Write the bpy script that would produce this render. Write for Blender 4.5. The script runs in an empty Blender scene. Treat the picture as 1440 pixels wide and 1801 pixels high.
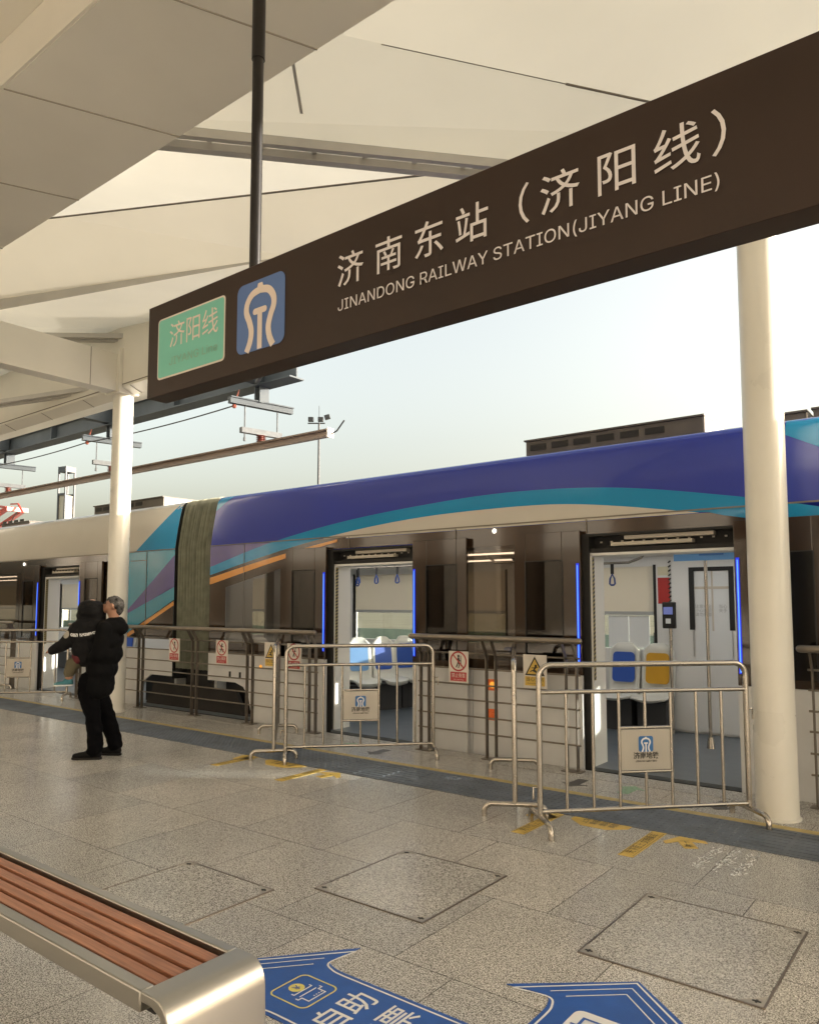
import bpy, bmesh, math, random
from mathutils import Vector, Matrix
R = math.radians
random.seed(7)
sc = bpy.context.scene
col = sc.collection

# ------------------------------------------------------------------ camera
cam_d = bpy.data.cameras.new('camera')
cam = bpy.data.objects.new('camera', cam_d)
col.objects.link(cam)
cam.location = (0, 0, 1.6)
cam.rotation_euler = (R(90) + math.atan(102 / 1318), 0, R(37.8))
cam_d.sensor_fit = 'HORIZONTAL'
cam_d.sensor_width = 36
cam_d.lens = 36 * 1318 / 1440
cam_d.shift_y = 59.5 / 1440
cam_d.clip_start = 0.05
cam_d.clip_end = 3000
sc.camera = cam

# ------------------------------------------------------------------ sky, sun, exposure
SUN_EL, SUN_AZ = 9.0, 35.0           # degrees; azimuth from +X towards +Y
world = bpy.data.worlds.new('World')
sc.world = world
world.use_nodes = True
wn = world.node_tree
sky = wn.nodes.new('ShaderNodeTexSky')
sky.sky_type = 'NISHITA'
sky.sun_disc = False
sky.sun_elevation = R(SUN_EL)
sky.sun_rotation = R(90 - SUN_AZ)
sky.air_density = 1.0
sky.dust_density = 8.0
sky.ozone_density = 0.6
wn.nodes['Background'].inputs[1].default_value = 0.15
hz_ = wn.nodes.new('ShaderNodeHueSaturation')          # a hazy afternoon: paler than a clean-air sky
hz_.inputs['Saturation'].default_value = 0.55
tn_ = wn.nodes.new('ShaderNodeMix'); tn_.data_type = 'RGBA'; tn_.blend_type = 'MULTIPLY'; tn_.inputs[0].default_value = 1
tn_.inputs[7].default_value = (1.0, 0.975, 0.90, 1)
wn.links.new(sky.outputs[0], hz_.inputs['Color']); wn.links.new(hz_.outputs[0], tn_.inputs[6])
wn.links.new(tn_.outputs[2], wn.nodes['Background'].inputs[0])
sun_d = bpy.data.lights.new('sun', 'SUN')
sun_d.energy = 2.4
sun_d.angle = R(0.6)
sun_d.color = (1.0, 0.945, 0.86)
sun = bpy.data.objects.new('sun', sun_d)
col.objects.link(sun)
sd = Vector((math.cos(R(SUN_EL)) * math.cos(R(SUN_AZ)), math.cos(R(SUN_EL)) * math.sin(R(SUN_AZ)), math.sin(R(SUN_EL))))
sun.rotation_euler = sd.to_track_quat('Z', 'Y').to_euler()
sun.location = sd * 60
sc.view_settings.view_transform = 'Standard'
sc.view_settings.look = 'None'
sc.view_settings.gamma = 1
sc.view_settings.exposure = 2.33
sc.render.film_transparent = False
sc.cycles.max_bounces = 10
sc.cycles.diffuse_bounces = 5
sc.cycles.transparent_max_bounces = 12
sc.cycles.use_denoising = True
sc.cycles.sample_clamp_indirect = 6

# ------------------------------------------------------------------ materials
MATS = {}
def mat(name, color, rough=0.5, metal=0.0, spec=0.5, coat=0.0, emit=None, emit_s=0.0, var=0.0, vscale=3.0, bump=0.0, bscale=60.0, rvar=0.0, trans=0.0):
    m = bpy.data.materials.new(name); m.use_nodes = True
    nt = m.node_tree; b = nt.nodes['Principled BSDF']
    c = (*color, 1)
    b.inputs['Base Color'].default_value = c
    b.inputs['Roughness'].default_value = rough
    b.inputs['Metallic'].default_value = metal
    b.inputs['Specular IOR Level'].default_value = spec
    b.inputs['Coat Weight'].default_value = coat
    b.inputs['Coat Roughness'].default_value = 0.05
    tc = nt.nodes.new('ShaderNodeTexCoord')
    if var > 0 or rvar > 0:
        n = nt.nodes.new('ShaderNodeTexNoise'); n.inputs['Scale'].default_value = vscale; n.inputs['Detail'].default_value = 6
        nt.links.new(tc.outputs['Object'], n.inputs['Vector'])
        if var > 0:
            r = nt.nodes.new('ShaderNodeMapRange')
            r.inputs[1].default_value = 0.3; r.inputs[2].default_value = 0.7
            r.inputs[3].default_value = 1 - var; r.inputs[4].default_value = 1 + var
            nt.links.new(n.outputs[0], r.inputs[0])
            mx = nt.nodes.new('ShaderNodeVectorMath'); mx.operation = 'SCALE'
            mx.inputs[0].default_value = color
            nt.links.new(r.outputs[0], mx.inputs['Scale'])
            nt.links.new(mx.outputs[0], b.inputs['Base Color'])
        if rvar > 0:
            r2 = nt.nodes.new('ShaderNodeMapRange')
            r2.inputs[1].default_value = 0.3; r2.inputs[2].default_value = 0.7
            r2.inputs[3].default_value = max(0.02, rough - rvar); r2.inputs[4].default_value = rough + rvar
            nt.links.new(n.outputs[0], r2.inputs[0]); nt.links.new(r2.outputs[0], b.inputs['Roughness'])
    if bump > 0:
        n2 = nt.nodes.new('ShaderNodeTexNoise'); n2.inputs['Scale'].default_value = bscale; n2.inputs['Detail'].default_value = 4
        nt.links.new(tc.outputs['Object'], n2.inputs['Vector'])
        bp = nt.nodes.new('ShaderNodeBump'); bp.inputs['Strength'].default_value = bump; bp.inputs['Distance'].default_value = 0.01
        nt.links.new(n2.outputs[0], bp.inputs['Height']); nt.links.new(bp.outputs[0], b.inputs['Normal'])
    if emit:
        b.inputs['Emission Color'].default_value = (*emit, 1)
        b.inputs['Emission Strength'].default_value = emit_s
    MATS[name] = m
    return m

def nodes(m): return m.node_tree.nodes, m.node_tree.links

def glass(name, tint, gloss=0.9, rough=0.02, ior=1.5):
    m = bpy.data.materials.new(name); m.use_nodes = True
    n, l = nodes(m); n.remove(n['Principled BSDF'])
    t = n.new('ShaderNodeBsdfTransparent'); t.inputs[0].default_value = (*tint, 1)
    g = n.new('ShaderNodeBsdfGlossy'); g.inputs[0].default_value = (gloss, gloss, gloss, 1); g.inputs['Roughness'].default_value = rough
    f = n.new('ShaderNodeLayerWeight'); f.inputs[0].default_value = .5
    p = n.new('ShaderNodeMath'); p.operation = 'POWER'; p.inputs[1].default_value = 4.0
    l.new(f.outputs['Facing'], p.inputs[0])
    a = n.new('ShaderNodeMath'); a.operation = 'MULTIPLY_ADD'; a.inputs[1].default_value = .9; a.inputs[2].default_value = 0.05
    x = n.new('ShaderNodeMixShader')
    l.new(p.outputs[0], a.inputs[0]); l.new(a.outputs[0], x.inputs[0])
    l.new(t.outputs[0], x.inputs[1]); l.new(g.outputs[0], x.inputs[2])
    l.new(x.outputs[0], n['Material Output'].inputs[0])
    MATS[name] = m
    return m

def membrane(name, color, trans, gloss=0.12):
    m = bpy.data.materials.new(name); m.use_nodes = True
    n, l = nodes(m); n.remove(n['Principled BSDF'])
    d = n.new('ShaderNodeBsdfDiffuse')
    t = n.new('ShaderNodeBsdfTranslucent')
    g = n.new('ShaderNodeBsdfGlossy'); g.inputs['Roughness'].default_value = 0.22; g.inputs[0].default_value = (0.8, 0.8, 0.8, 1)
    tc = n.new('ShaderNodeTexCoord'); no = n.new('ShaderNodeTexNoise'); no.inputs['Scale'].default_value = 0.7; no.inputs['Detail'].default_value = 5
    l.new(tc.outputs['Object'], no.inputs[0])
    r = n.new('ShaderNodeMapRange'); r.inputs[1].default_value = .3; r.inputs[2].default_value = .7; r.inputs[3].default_value = .95; r.inputs[4].default_value = 1.05
    l.new(no.outputs[0], r.inputs[0])
    v = n.new('ShaderNodeVectorMath'); v.operation = 'SCALE'; v.inputs[0].default_value = color; l.new(r.outputs[0], v.inputs['Scale'])
    l.new(v.outputs[0], d.inputs[0]); l.new(v.outputs[0], t.inputs[0])
    wv = n.new('ShaderNodeTexNoise'); wv.inputs['Scale'].default_value = 1.4; wv.inputs['Detail'].default_value = 2
    l.new(tc.outputs['Object'], wv.inputs[0])
    wb = n.new('ShaderNodeBump'); wb.inputs['Strength'].default_value = .25; wb.inputs['Distance'].default_value = .05; l.new(wv.outputs[0], wb.inputs['Height'])
    l.new(wb.outputs[0], d.inputs['Normal']); l.new(wb.outputs[0], g.inputs['Normal'])
    x = n.new('ShaderNodeMixShader'); x.inputs[0].default_value = trans
    l.new(d.outputs[0], x.inputs[1]); l.new(t.outputs[0], x.inputs[2])
    y = n.new('ShaderNodeMixShader'); f = n.new('ShaderNodeLayerWeight'); f.inputs[0].default_value = .5
    p = n.new('ShaderNodeMath'); p.operation = 'POWER'; p.inputs[1].default_value = 4.0
    a = n.new('ShaderNodeMath'); a.operation = 'MULTIPLY_ADD'; a.inputs[1].default_value = .35; a.inputs[2].default_value = .02
    l.new(f.outputs['Facing'], p.inputs[0]); l.new(p.outputs[0], a.inputs[0])
    l.new(a.outputs[0], y.inputs[0]); l.new(x.outputs[0], y.inputs[1]); l.new(g.outputs[0], y.inputs[2])
    l.new(y.outputs[0], n['Material Output'].inputs[0])
    MATS[name] = m
    return m

def granite(name, c_dark, c_mid, c_light, tiles=True, rough=0.36):
    m = bpy.data.materials.new(name); m.use_nodes = True
    n, l = nodes(m); b = n['Principled BSDF']
    tc = n.new('ShaderNodeTexCoord')
    om = n.new('ShaderNodeMapping'); om.inputs['Location'].default_value = (0, 0, .0231)
    l.new(tc.outputs['Object'], om.inputs[0])
    no = n.new('ShaderNodeTexNoise'); no.inputs['Scale'].default_value = 165; no.inputs['Detail'].default_value = 3; no.inputs['Roughness'].default_value = .7
    l.new(om.outputs[0], no.inputs[0])
    cr = n.new('ShaderNodeValToRGB'); e = cr.color_ramp.elements
    e[0].position = .38; e[0].color = (*c_dark, 1); e[1].position = .63; e[1].color = (*c_light, 1)
    k = e.new(.5); k.color = (*c_mid, 1)
    l.new(no.outputs[0], cr.inputs[0])
    big = n.new('ShaderNodeTexNoise'); big.inputs['Scale'].default_value = 1.1; big.inputs['Detail'].default_value = 7; big.inputs['Roughness'].default_value = .65
    l.new(tc.outputs['Object'], big.inputs[0])
    mr = n.new('ShaderNodeMapRange'); mr.inputs[1].default_value = .3; mr.inputs[2].default_value = .72; mr.inputs[3].default_value = .84; mr.inputs[4].default_value = 1.12
    l.new(big.outputs[0], mr.inputs[0])
    sc1 = n.new('ShaderNodeVectorMath'); sc1.operation = 'SCALE'; l.new(cr.outputs[0], sc1.inputs[0]); l.new(mr.outputs[0], sc1.inputs['Scale'])
    # pale scuffs
    sn = n.new('ShaderNodeTexNoise'); sn.inputs['Scale'].default_value = 2.3; sn.inputs['Detail'].default_value = 10; sn.inputs['Roughness'].default_value = .8; sn.inputs['Distortion'].default_value = .6
    l.new(tc.outputs['Object'], sn.inputs[0])
    sr = n.new('ShaderNodeMapRange'); sr.inputs[1].default_value = .64; sr.inputs[2].default_value = .74; sr.inputs[3].default_value = 0; sr.inputs[4].default_value = .55
    l.new(sn.outputs[0], sr.inputs[0])
    mx = n.new('ShaderNodeMix'); mx.data_type = 'RGBA'
    l.new(sr.outputs[0], mx.inputs[0]); l.new(sc1.outputs[0], mx.inputs[6]); mx.inputs[7].default_value = (.62, .60, .56, 1)
    st = n.new('ShaderNodeTexNoise'); st.inputs['Scale'].default_value = 3.1; st.inputs['Detail'].default_value = 9; st.inputs['Roughness'].default_value = .75
    sm_ = n.new('ShaderNodeMapping'); sm_.inputs['Location'].default_value = (7.3, 2.1, .6); l.new(tc.outputs['Object'], sm_.inputs[0]); l.new(sm_.outputs[0], st.inputs[0])
    sq = n.new('ShaderNodeMapRange'); sq.inputs[1].default_value = .62; sq.inputs[2].default_value = .78; sq.inputs[3].default_value = 0; sq.inputs[4].default_value = .5
    l.new(st.outputs[0], sq.inputs[0])
    dk = n.new('ShaderNodeMix'); dk.data_type = 'RGBA'; l.new(sq.outputs[0], dk.inputs[0]); l.new(mx.outputs[2], dk.inputs[6]); dk.inputs[7].default_value = (.14, .12, .10, 1)
    last = dk.outputs[2]
    bp = n.new('ShaderNodeBump'); bp.inputs['Strength'].default_value = .04; bp.inputs['Distance'].default_value = .003
    if tiles:
        mp = n.new('ShaderNodeMapping'); mp.inputs['Location'].default_value = (1.09 + 81, -2.75 + .86 * 20, 0)
        l.new(tc.outputs['Object'], mp.inputs[0])
        br = n.new('ShaderNodeTexBrick'); br.offset = .4; br.offset_frequency = 2; br.squash = 1
        br.inputs['Scale'].default_value = 1; br.inputs['Mortar Size'].default_value = .0028; br.inputs['Mortar Smooth'].default_value = .1
        br.inputs['Bias'].default_value = 0; br.inputs['Brick Width'].default_value = .81; br.inputs['Row Height'].default_value = .86
        br.inputs['Color1'].default_value = (.88, .885, .89, 1); br.inputs['Color2'].default_value = (1.09, 1.07, 1.04, 1); br.inputs['Mortar'].default_value = (.22, .2, .18, 1)
        l.new(mp.outputs[0], br.inputs[0])
        mm = n.new('ShaderNodeMix'); mm.data_type = 'RGBA'; mm.blend_type = 'MULTIPLY'; mm.inputs[0].default_value = 1
        l.new(last, mm.inputs[6]); l.new(br.outputs[0], mm.inputs[7]); last = mm.outputs[2]
        ad = n.new('ShaderNodeMath'); ad.operation = 'SUBTRACT'; l.new(no.outputs[0], ad.inputs[0]); l.new(br.outputs['Fac'], ad.inputs[1])
        l.new(ad.outputs[0], bp.inputs['Height'])
    else:
        l.new(no.outputs[0], bp.inputs['Height'])
    l.new(last, b.inputs['Base Color'])
    rr = n.new('ShaderNodeMapRange'); rr.inputs[1].default_value = .40; rr.inputs[2].default_value = .60; rr.inputs[3].default_value = rough - .16; rr.inputs[4].default_value = rough + .16
    l.new(no.outputs[0], rr.inputs[0]); l.new(rr.outputs[0], b.inputs['Roughness'])
    l.new(bp.outputs[0], b.inputs['Normal'])
    MATS[name] = m
    return m

def wood(name):
    m = bpy.data.materials.new(name); m.use_nodes = True
    n, l = nodes(m); b = n['Principled BSDF']
    tc = n.new('ShaderNodeTexCoord'); mp = n.new('ShaderNodeMapping'); mp.inputs['Scale'].default_value = (1.2, 28, 28)
    l.new(tc.outputs['Object'], mp.inputs[0])
    no = n.new('ShaderNodeTexNoise'); no.inputs['Scale'].default_value = 3; no.inputs['Detail'].default_value = 8; no.inputs['Distortion'].default_value = .8
    l.new(mp.outputs[0], no.inputs[0])
    cr = n.new('ShaderNodeValToRGB'); e = cr.color_ramp.elements
    e[0].position = .3; e[0].color = (.20, .078, .040, 1); e[1].position = .72; e[1].color = (.42, .19, .105, 1)
    l.new(no.outputs[0], cr.inputs[0]); l.new(cr.outputs[0], b.inputs['Base Color'])
    b.inputs['Roughness'].default_value = .42
    bp = n.new('ShaderNodeBump'); bp.inputs['Strength'].default_value = .1; l.new(no.outputs[0], bp.inputs['Height']); l.new(bp.outputs[0], b.inputs['Normal'])
    MATS[name] = m
    return m

def brushed(name, color, rough, axis=(1.5, 60, 60)):
    m = mat(name, color, rough, 1.0)
    n, l = nodes(m); b = n['Principled BSDF']
    tc = n.new('ShaderNodeTexCoord'); mp = n.new('ShaderNodeMapping'); mp.inputs['Scale'].default_value = axis
    l.new(tc.outputs['Object'], mp.inputs[0])
    no = n.new('ShaderNodeTexNoise'); no.inputs['Scale'].default_value = 6; no.inputs['Detail'].default_value = 5
    l.new(mp.outputs[0], no.inputs[0])
    r = n.new('ShaderNodeMapRange'); r.inputs[1].default_value = .3; r.inputs[2].default_value = .7; r.inputs[3].default_value = rough - .03; r.inputs[4].default_value = rough + .04
    l.new(no.outputs[0], r.inputs[0]); l.new(r.outputs[0], b.inputs['Roughness'])
    return m

granite('granite', (.09, .085, .077), (.40, .38, .345), (.79, .775, .74), rough=.28)
granite('granite_plain', (.085, .08, .073), (.375, .355, .32), (.74, .725, .69), tiles=False, rough=.30)
mat('tactile', (.115, .135, .165), .55, var=.25, vscale=4, bump=.1)
mat('yellow_line', (.47, .36, .13), .5, var=.22, vscale=14)
mat('yellow_vinyl', (.62, .42, .08), .45, var=.12, vscale=9)
mat('blue_vinyl', (.014, .085, .36), .4, var=.14, vscale=5, bump=.08, bscale=200)
mat('white_vinyl', (.72, .72, .72), .45)
mat('pale_yellow_ink', (.68, .60, .16), .45)
mat('black_ink', (.02, .018, .015), .5)
mat('green_vinyl', (.22, .36, .22), .5, var=.3, vscale=30)
mat('dark_mark', (.07, .065, .06), .5, var=.3, vscale=30)
mat('chalk', (.90, .90, .88), .8)
mat('concrete', (.30, .28, .25), .85, var=.15, bump=.3, bscale=20)
mat('ballast', (.22, .19, .16), .95, var=.3, vscale=20, bump=.8, bscale=40)
mat('field', (.20, .18, .12), .95, var=.25, vscale=.2)
mat('rail_steel', (.28, .24, .21), .4, 1.0)
mat('column_paint', (.75, .725, .65), .32, var=.04, vscale=2.0, coat=.2, bump=.03, bscale=3, rvar=.08)
mat('soffit', (.77, .74, .67), .42, var=.07, vscale=.8, bump=.02, bscale=2)
mat('soffit_light', (.76, .73, .655), .35, var=.04, vscale=1.2)
mat('beam_white', (.75, .72, .64), .38, var=.04, vscale=1.5)
mat('gutter', (.52, .50, .47), .45, .3, var=.08)
mat('seam', (.20, .175, .14), .7)
mat('joint_sealant', (.36, .325, .265), .7)
mat('girder', (.062, .074, .084), .6, 0, spec=.2, var=.15, vscale=2)
mat('galv', (.105, .112, .118), .6, 0, spec=.2, var=.2, vscale=14)
mat('alu_rail', (.17, .125, .095), .5, .1, var=.08)
mat('insulator', (.20, .052, .034), .45)
mat('cable', (.03, .03, .03), .6)
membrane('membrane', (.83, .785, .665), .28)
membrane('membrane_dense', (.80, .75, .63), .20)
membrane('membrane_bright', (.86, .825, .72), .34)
# sign
mat('sign_box', (.027, .0135, .008), .42, spec=.35, var=.18, vscale=2.0, rvar=.06)
mat('sign_pole', (.012, .010, .009), .4, .2)
mat('sign_green', (.17, .50, .40), .5)
mat('sign_blue', (.085, .16, .37), .5)
mat('sign_white', (.70, .60, .52), .5)
mat('sign_letter', (.66, .62, .61), .5)
mat('sign_faded', (.22, .38, .27), .5)
# tram
mat('paint_blue', (.028, .047, .34), .25, spec=.35, coat=.35, var=.05, vscale=.6)
mat('paint_teal', (.006, .25, .50), .25, spec=.35, coat=.35, var=.05, vscale=.8)
mat('paint_teal_light', (.018, .26, .40), .25, coat=.35)
mat('paint_purple', (.060, .050, .24), .25, coat=.35)
mat('paint_cream', (.56, .525, .46), .26, coat=.6, var=.05, vscale=.7)
mat('paint_orange', (.66, .27, .035), .25, coat=.6)
mat('paint_grey', (.66, .66, .655), .34, coat=.3, var=.07, vscale=2.5)
mat('black_gloss', (.036, .021, .012), .09, spec=.5, coat=.35)
mat('black_matt', (.012, .011, .010), .6)
mat('rubber', (.014, .013, .012), .7)
mat('bellows', (.25, .255, .19), .75, var=.2, vscale=8)
mat('undergear', (.016, .013, .011), .7, var=.3)
mat('roof_grey', (.24, .23, .22), .6, var=.15)
mat('roof_unit', (.11, .098, .085), .6, var=.15)
mat('roof_unit_sunlit', (.50, .46, .40), .5)  # paler copy of the unit colour for the sunlit ends
mat('panto_red', (.40, .035, .02), .4, coat=.3)
mat('interior_white', (.72, .72, .70), .4)
mat('interior_grey', (.38, .39, .38), .5)
mat('interior_floor', (.115, .135, .155), .35, var=.1, vscale=6)
mat('interior_dark', (.05, .05, .05), .5)
mat('seat_shell', (.68, .68, .62), .35)
mat('seat_blue', (.025, .09, .42), .5)
mat('seat_blue_light', (.16, .33, .62), .5)
mat('seat_yellow', (.62, .33, .02), .5)
mat('strap_blue', (.02, .06, .26), .4)
mat('poster_red', (.42, .025, .02), .5)
mat('poster_white', (.72, .74, .74), .5)
mat('poster_cream', (.66, .62, .45), .5)
mat('poster_blue', (.10, .28, .55), .5)
mat('screen', (.10, .11, .25), .3, emit=(.2, .25, .6), emit_s=.08)
mat('mechanism', (.55, .50, .42), .45)
mat('hazard_yellow', (.33, .27, .11), .5)
membrane('blind', (.76, .71, .60), .16)
mat('led_blue', (.01, .03, .5), .4, emit=(.0, .015, 1.0), emit_s=.13)
mat('led_core', (.1, .3, .9), .4, emit=(.09, .30, 1.0), emit_s=.26)
mat('lamp_white', (.9, .9, .9), .4, emit=(1, .93, .8), emit_s=.6)
mat('lamp_interior', (.9, .9, .9), .4, emit=(1, .97, .92), emit_s=1.2)
mat('lamp_amber', (.6, .2, .02), .3, emit=(1, .42, .05), emit_s=.18)
mat('lamp_orange', (.55, .10, .02), .3, emit=(1, .2, .03), emit_s=.03)
glass('smoked', (.47, .41, .345))
glass('clear_glass', (.80, .83, .82))
# street furniture
mat('rail_bronze', (.25, .215, .175), .36, .75, var=.1, vscale=8)
mat('post_bronze', (.17, .145, .12), .42, .6, var=.1, vscale=8)
mat('steel', (.46, .42, .365), .24, 1.0, rvar=.05, vscale=5)
brushed('steel_sheet', (.43, .41, .375), .36, (.6, 25, 25))
mat('plate_steel', (.44, .405, .35), .42, .55, var=.05)
mat('sign_panel', (.72, .67, .60), .5)
mat('sign_red', (.45, .045, .045), .5)
mat('warn_yellow', (.66, .44, .09), .5)
mat('logo_blue', (.03, .14, .38), .5)
wood('wood')
# people
mat('jacket_black', (.0045, .0045, .005), .9, spec=.12, bump=.5, bscale=14)
mat('trouser_black', (.0035, .0035, .0045), .95, spec=.08, bump=.6, bscale=10)
mat('child_black', (.006, .006, .007), .75, spec=.2, bump=.6, bscale=18)
mat('skin', (.36, .19, .125), .5, var=.06, vscale=20)
mat('hair_grey', (.085, .083, .083), .8, spec=.1, var=1.0, vscale=22, bump=.6, bscale=80)
mat('shoe_black', (.006, .0055, .0055), .7, spec=.2)
mat('shoe_sole', (.02, .018, .017), .7, spec=.2)
mat('shoe_teal', (.03, .16, .20), .5)
mat('trouser_olive', (.10, .085, .05), .8)
mat('under_red', (.10, .012, .015), .8)
mat('mouth', (.12, .04, .035), .6)
# background
mat('hall_stone', (.62, .57, .50), .7, var=.1, bump=.1)
mat('hall_glass', (.20, .155, .115), .35)
mat('fence_green', (.20, .27, .22), .6, var=.15)
mat('tower_panel', (.42, .38, .29), .5)
mat('tower_frame', (.055, .058, .062), .5)
mat('mast', (.04, .04, .042), .5)

# ------------------------------------------------------------------ mesh helpers
ROOT = {}
class MB:
    def __init__(s): s.v = []; s.f = []
    def add(s, vs, fs):
        o = len(s.v); s.v += [Vector(p) for p in vs]; s.f += [tuple(i + o for i in f) for f in fs]; return s
    def box(s, x0, x1, y0, y1, z0, z1):
        x0, x1 = min(x0, x1), max(x0, x1); y0, y1 = min(y0, y1), max(y0, y1); z0, z1 = min(z0, z1), max(z0, z1)
        return s.add([(x0, y0, z0), (x1, y0, z0), (x1, y1, z0), (x0, y1, z0), (x0, y0, z1), (x1, y0, z1), (x1, y1, z1), (x0, y1, z1)],
                     [(0, 3, 2, 1), (4, 5, 6, 7), (0, 1, 5, 4), (1, 2, 6, 5), (2, 3, 7, 6), (3, 0, 4, 7)])
    def bar(s, p, q, w, h, up=(0, 0, 1)):
        p = Vector(p); q = Vector(q); d = (q - p).normalized(); up = Vector(up)
        a = d.cross(up)
        if a.length < 1e-4: a = d.cross(Vector((0, 1, 0)))
        a.normalize(); b = a.cross(d).normalized()
        a *= w / 2; b *= h / 2
        return s.add([p - a - b, p + a - b, p + a + b, p - a + b, q - a - b, q + a - b, q + a + b, q - a + b],
                     [(0, 3, 2, 1), (4, 5, 6, 7), (0, 1, 5, 4), (1, 2, 6, 5), (2, 3, 7, 6), (3, 0, 4, 7)])
    def ring(s, pts, rs, n=12, cap=True, closed=False):
        pts = [Vector(p) for p in pts]
        if not hasattr(rs, '__len__'): rs = [rs] * len(pts)
        prev = None; base = len(s.v); k = len(pts)
        for i, p in enumerate(pts):
            if closed: d = (pts[(i + 1) % k] - pts[i - 1])
            elif i == 0: d = pts[1] - p
            elif i == k - 1: d = p - pts[-2]
            else: d = (pts[i + 1] - p).normalized() + (p - pts[i - 1]).normalized()
            d.normalize()
            if prev is None:
                a = d.cross(Vector((0, 0, 1)))
                if a.length < 1e-3: a = d.cross(Vector((0, 1, 0)))
            else: a = prev - d * prev.dot(d)
            a.normalize(); prev = a; b = d.cross(a)
            sc_ = 1.0
            if not closed and 0 < i < k - 1:
                c = (pts[i + 1] - p).normalized().dot((p - pts[i - 1]).normalized()); sc_ = 1.0
            for j in range(n):
                t = 2 * math.pi * j / n
                s.v.append(p + (a * math.cos(t) + b * math.sin(t)) * rs[i] * sc_)
        m = k if closed else k - 1
        for i in range(m):
            i2 = (i + 1) % k
            for j in range(n):
                s.f.append((base + i * n + j, base + i * n + (j + 1) % n, base + i2 * n + (j + 1) % n, base + i2 * n + j))
        if cap and not closed:
            s.f.append(tuple(base + j for j in range(n))[::-1]); s.f.append(tuple(base + (k - 1) * n + j for j in range(n)))
        return s
    def tube(s, p, q, r, n=12): return s.ring([p, q], r, n)
    def ball(s, c, r, n=12, sx=1, sy=1, sz=1):
        c = Vector(c); m = n // 2; o = len(s.v)
        for i in range(1, m):
            th = math.pi * i / m
            for j in range(n):
                ph = 2 * math.pi * j / n
                s.v.append(c + Vector((r * sx * math.sin(th) * math.cos(ph), r * sy * math.sin(th) * math.sin(ph), r * sz * math.cos(th))))
        t = len(s.v); s.v.append(c + Vector((0, 0, r * sz))); s.v.append(c - Vector((0, 0, r * sz)))
        for i in range(m - 2):
            for j in range(n):
                s.f.append((o + i * n + j, o + (i + 1) * n + j, o + (i + 1) * n + (j + 1) % n, o + i * n + (j + 1) % n))
        for j in range(n):
            s.f.append((t, o + j, o + (j + 1) % n)); s.f.append((t + 1, o + (m - 2) * n + (j + 1) % n, o + (m - 2) * n + j))
        return s
    def poly(s, pts): return s.add(pts, [tuple(range(len(pts)))])
    def prism(s, pts, d):
        d = Vector(d); n = len(pts); p = [Vector(x) for x in pts]
        return s.add(p + [x + d for x in p], [tuple(range(n))[::-1], tuple(range(n, 2 * n))] + [(i, (i + 1) % n, (i + 1) % n + n, i + n) for i in range(n)])
    def merge(s, other, M=None):
        return s.add([M @ v if M else v for v in other.v], other.f)
    def xf(s, fn):
        s.v = [Vector(fn(v)) for v in s.v]; return s

def build(name, mb, m, parent=None, local=False, smooth=True, bevel=0, angle=40):
    me = bpy.data.meshes.new(name)
    off = Vector((0, 0, 0))
    if parent is not None and not local: off = ROOT.get(parent.name, off)
    me.from_pydata([tuple(v - off) for v in mb.v], [], mb.f)
    me.validate(); me.update()
    me.materials.append(MATS[m])
    bm = bmesh.new(); bm.from_mesh(me); bmesh.ops.recalc_face_normals(bm, faces=bm.faces); bm.to_mesh(me); bm.free()
    o = bpy.data.objects.new(name, me); col.objects.link(o)
    if smooth:
        for p in me.polygons: p.use_smooth = True
        me.set_sharp_from_angle(angle=R(angle))
    if parent is not None:
        o.parent = parent; ROOT[o.name] = off
    if bevel:
        b = o.modifiers.new('bevel', 'BEVEL'); b.width = bevel; b.segments = 2; b.limit_method = 'ANGLE'; b.angle_limit = R(50)
    return o

def thing(name, label, cat, loc=(0, 0, 0), rz=0, group=None):
    o = bpy.data.objects.new(name, None); col.objects.link(o)
    o.location = loc; o.rotation_euler = (0, 0, rz); o.empty_display_size = .2
    o['label'] = label; o['category'] = cat
    if group: o['group'] = group
    ROOT[o.name] = Vector(loc)
    return o
def tag(o, label, cat, group=None):
    o['label'] = label; o['category'] = cat
    if group: o['group'] = group
    return o
def struct(name, mb, m, **k):
    o = build(name, mb, m, **k); o['kind'] = 'structure'; return o
def copy_tree(o, parent=None):
    c = o.copy(); col.objects.link(c); c.parent = parent
    for ch in list(o.children): copy_tree(ch, c)
    return c

import os
try:
    LATIN = bpy.data.fonts.load(os.path.join(bpy.utils.system_resource('DATAFILES'), 'fonts', 'Inter.woff2'))
except Exception:
    LATIN = None
def text(s, size, width=None, bold=0.0, align='CENTER', spacing=1.0):
    """flat glyph faces in the XY plane, baseline at y=0; width squeezes the line to that length"""
    cu = bpy.data.curves.new('glyphs', 'FONT'); cu.body = s; cu.size = size; cu.offset = bold; cu.space_character = spacing
    cu.resolution_u = 3
    if LATIN and s.isascii(): cu.font = LATIN
    cu.fill_mode = 'FRONT'
    ob = bpy.data.objects.new('glyphs', cu); col.objects.link(ob)
    bpy.context.view_layer.update()
    me = ob.evaluated_get(bpy.context.evaluated_depsgraph_get()).to_mesh()
    mb = MB().add([v.co.copy() for v in me.vertices], [tuple(p.vertices) for p in me.polygons])
    ob.evaluated_get(bpy.context.evaluated_depsgraph_get()).to_mesh_clear()
    bpy.data.objects.remove(ob); bpy.data.curves.remove(cu)
    if not mb.v: return mb
    x0 = min(v.x for v in mb.v); x1 = max(v.x for v in mb.v)
    k = (width / (x1 - x0)) if width else 1
    cx = (x0 + x1) / 2 if align == 'CENTER' else x0
    for v in mb.v: v.x = (v.x - cx) * k
    return mb
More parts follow.
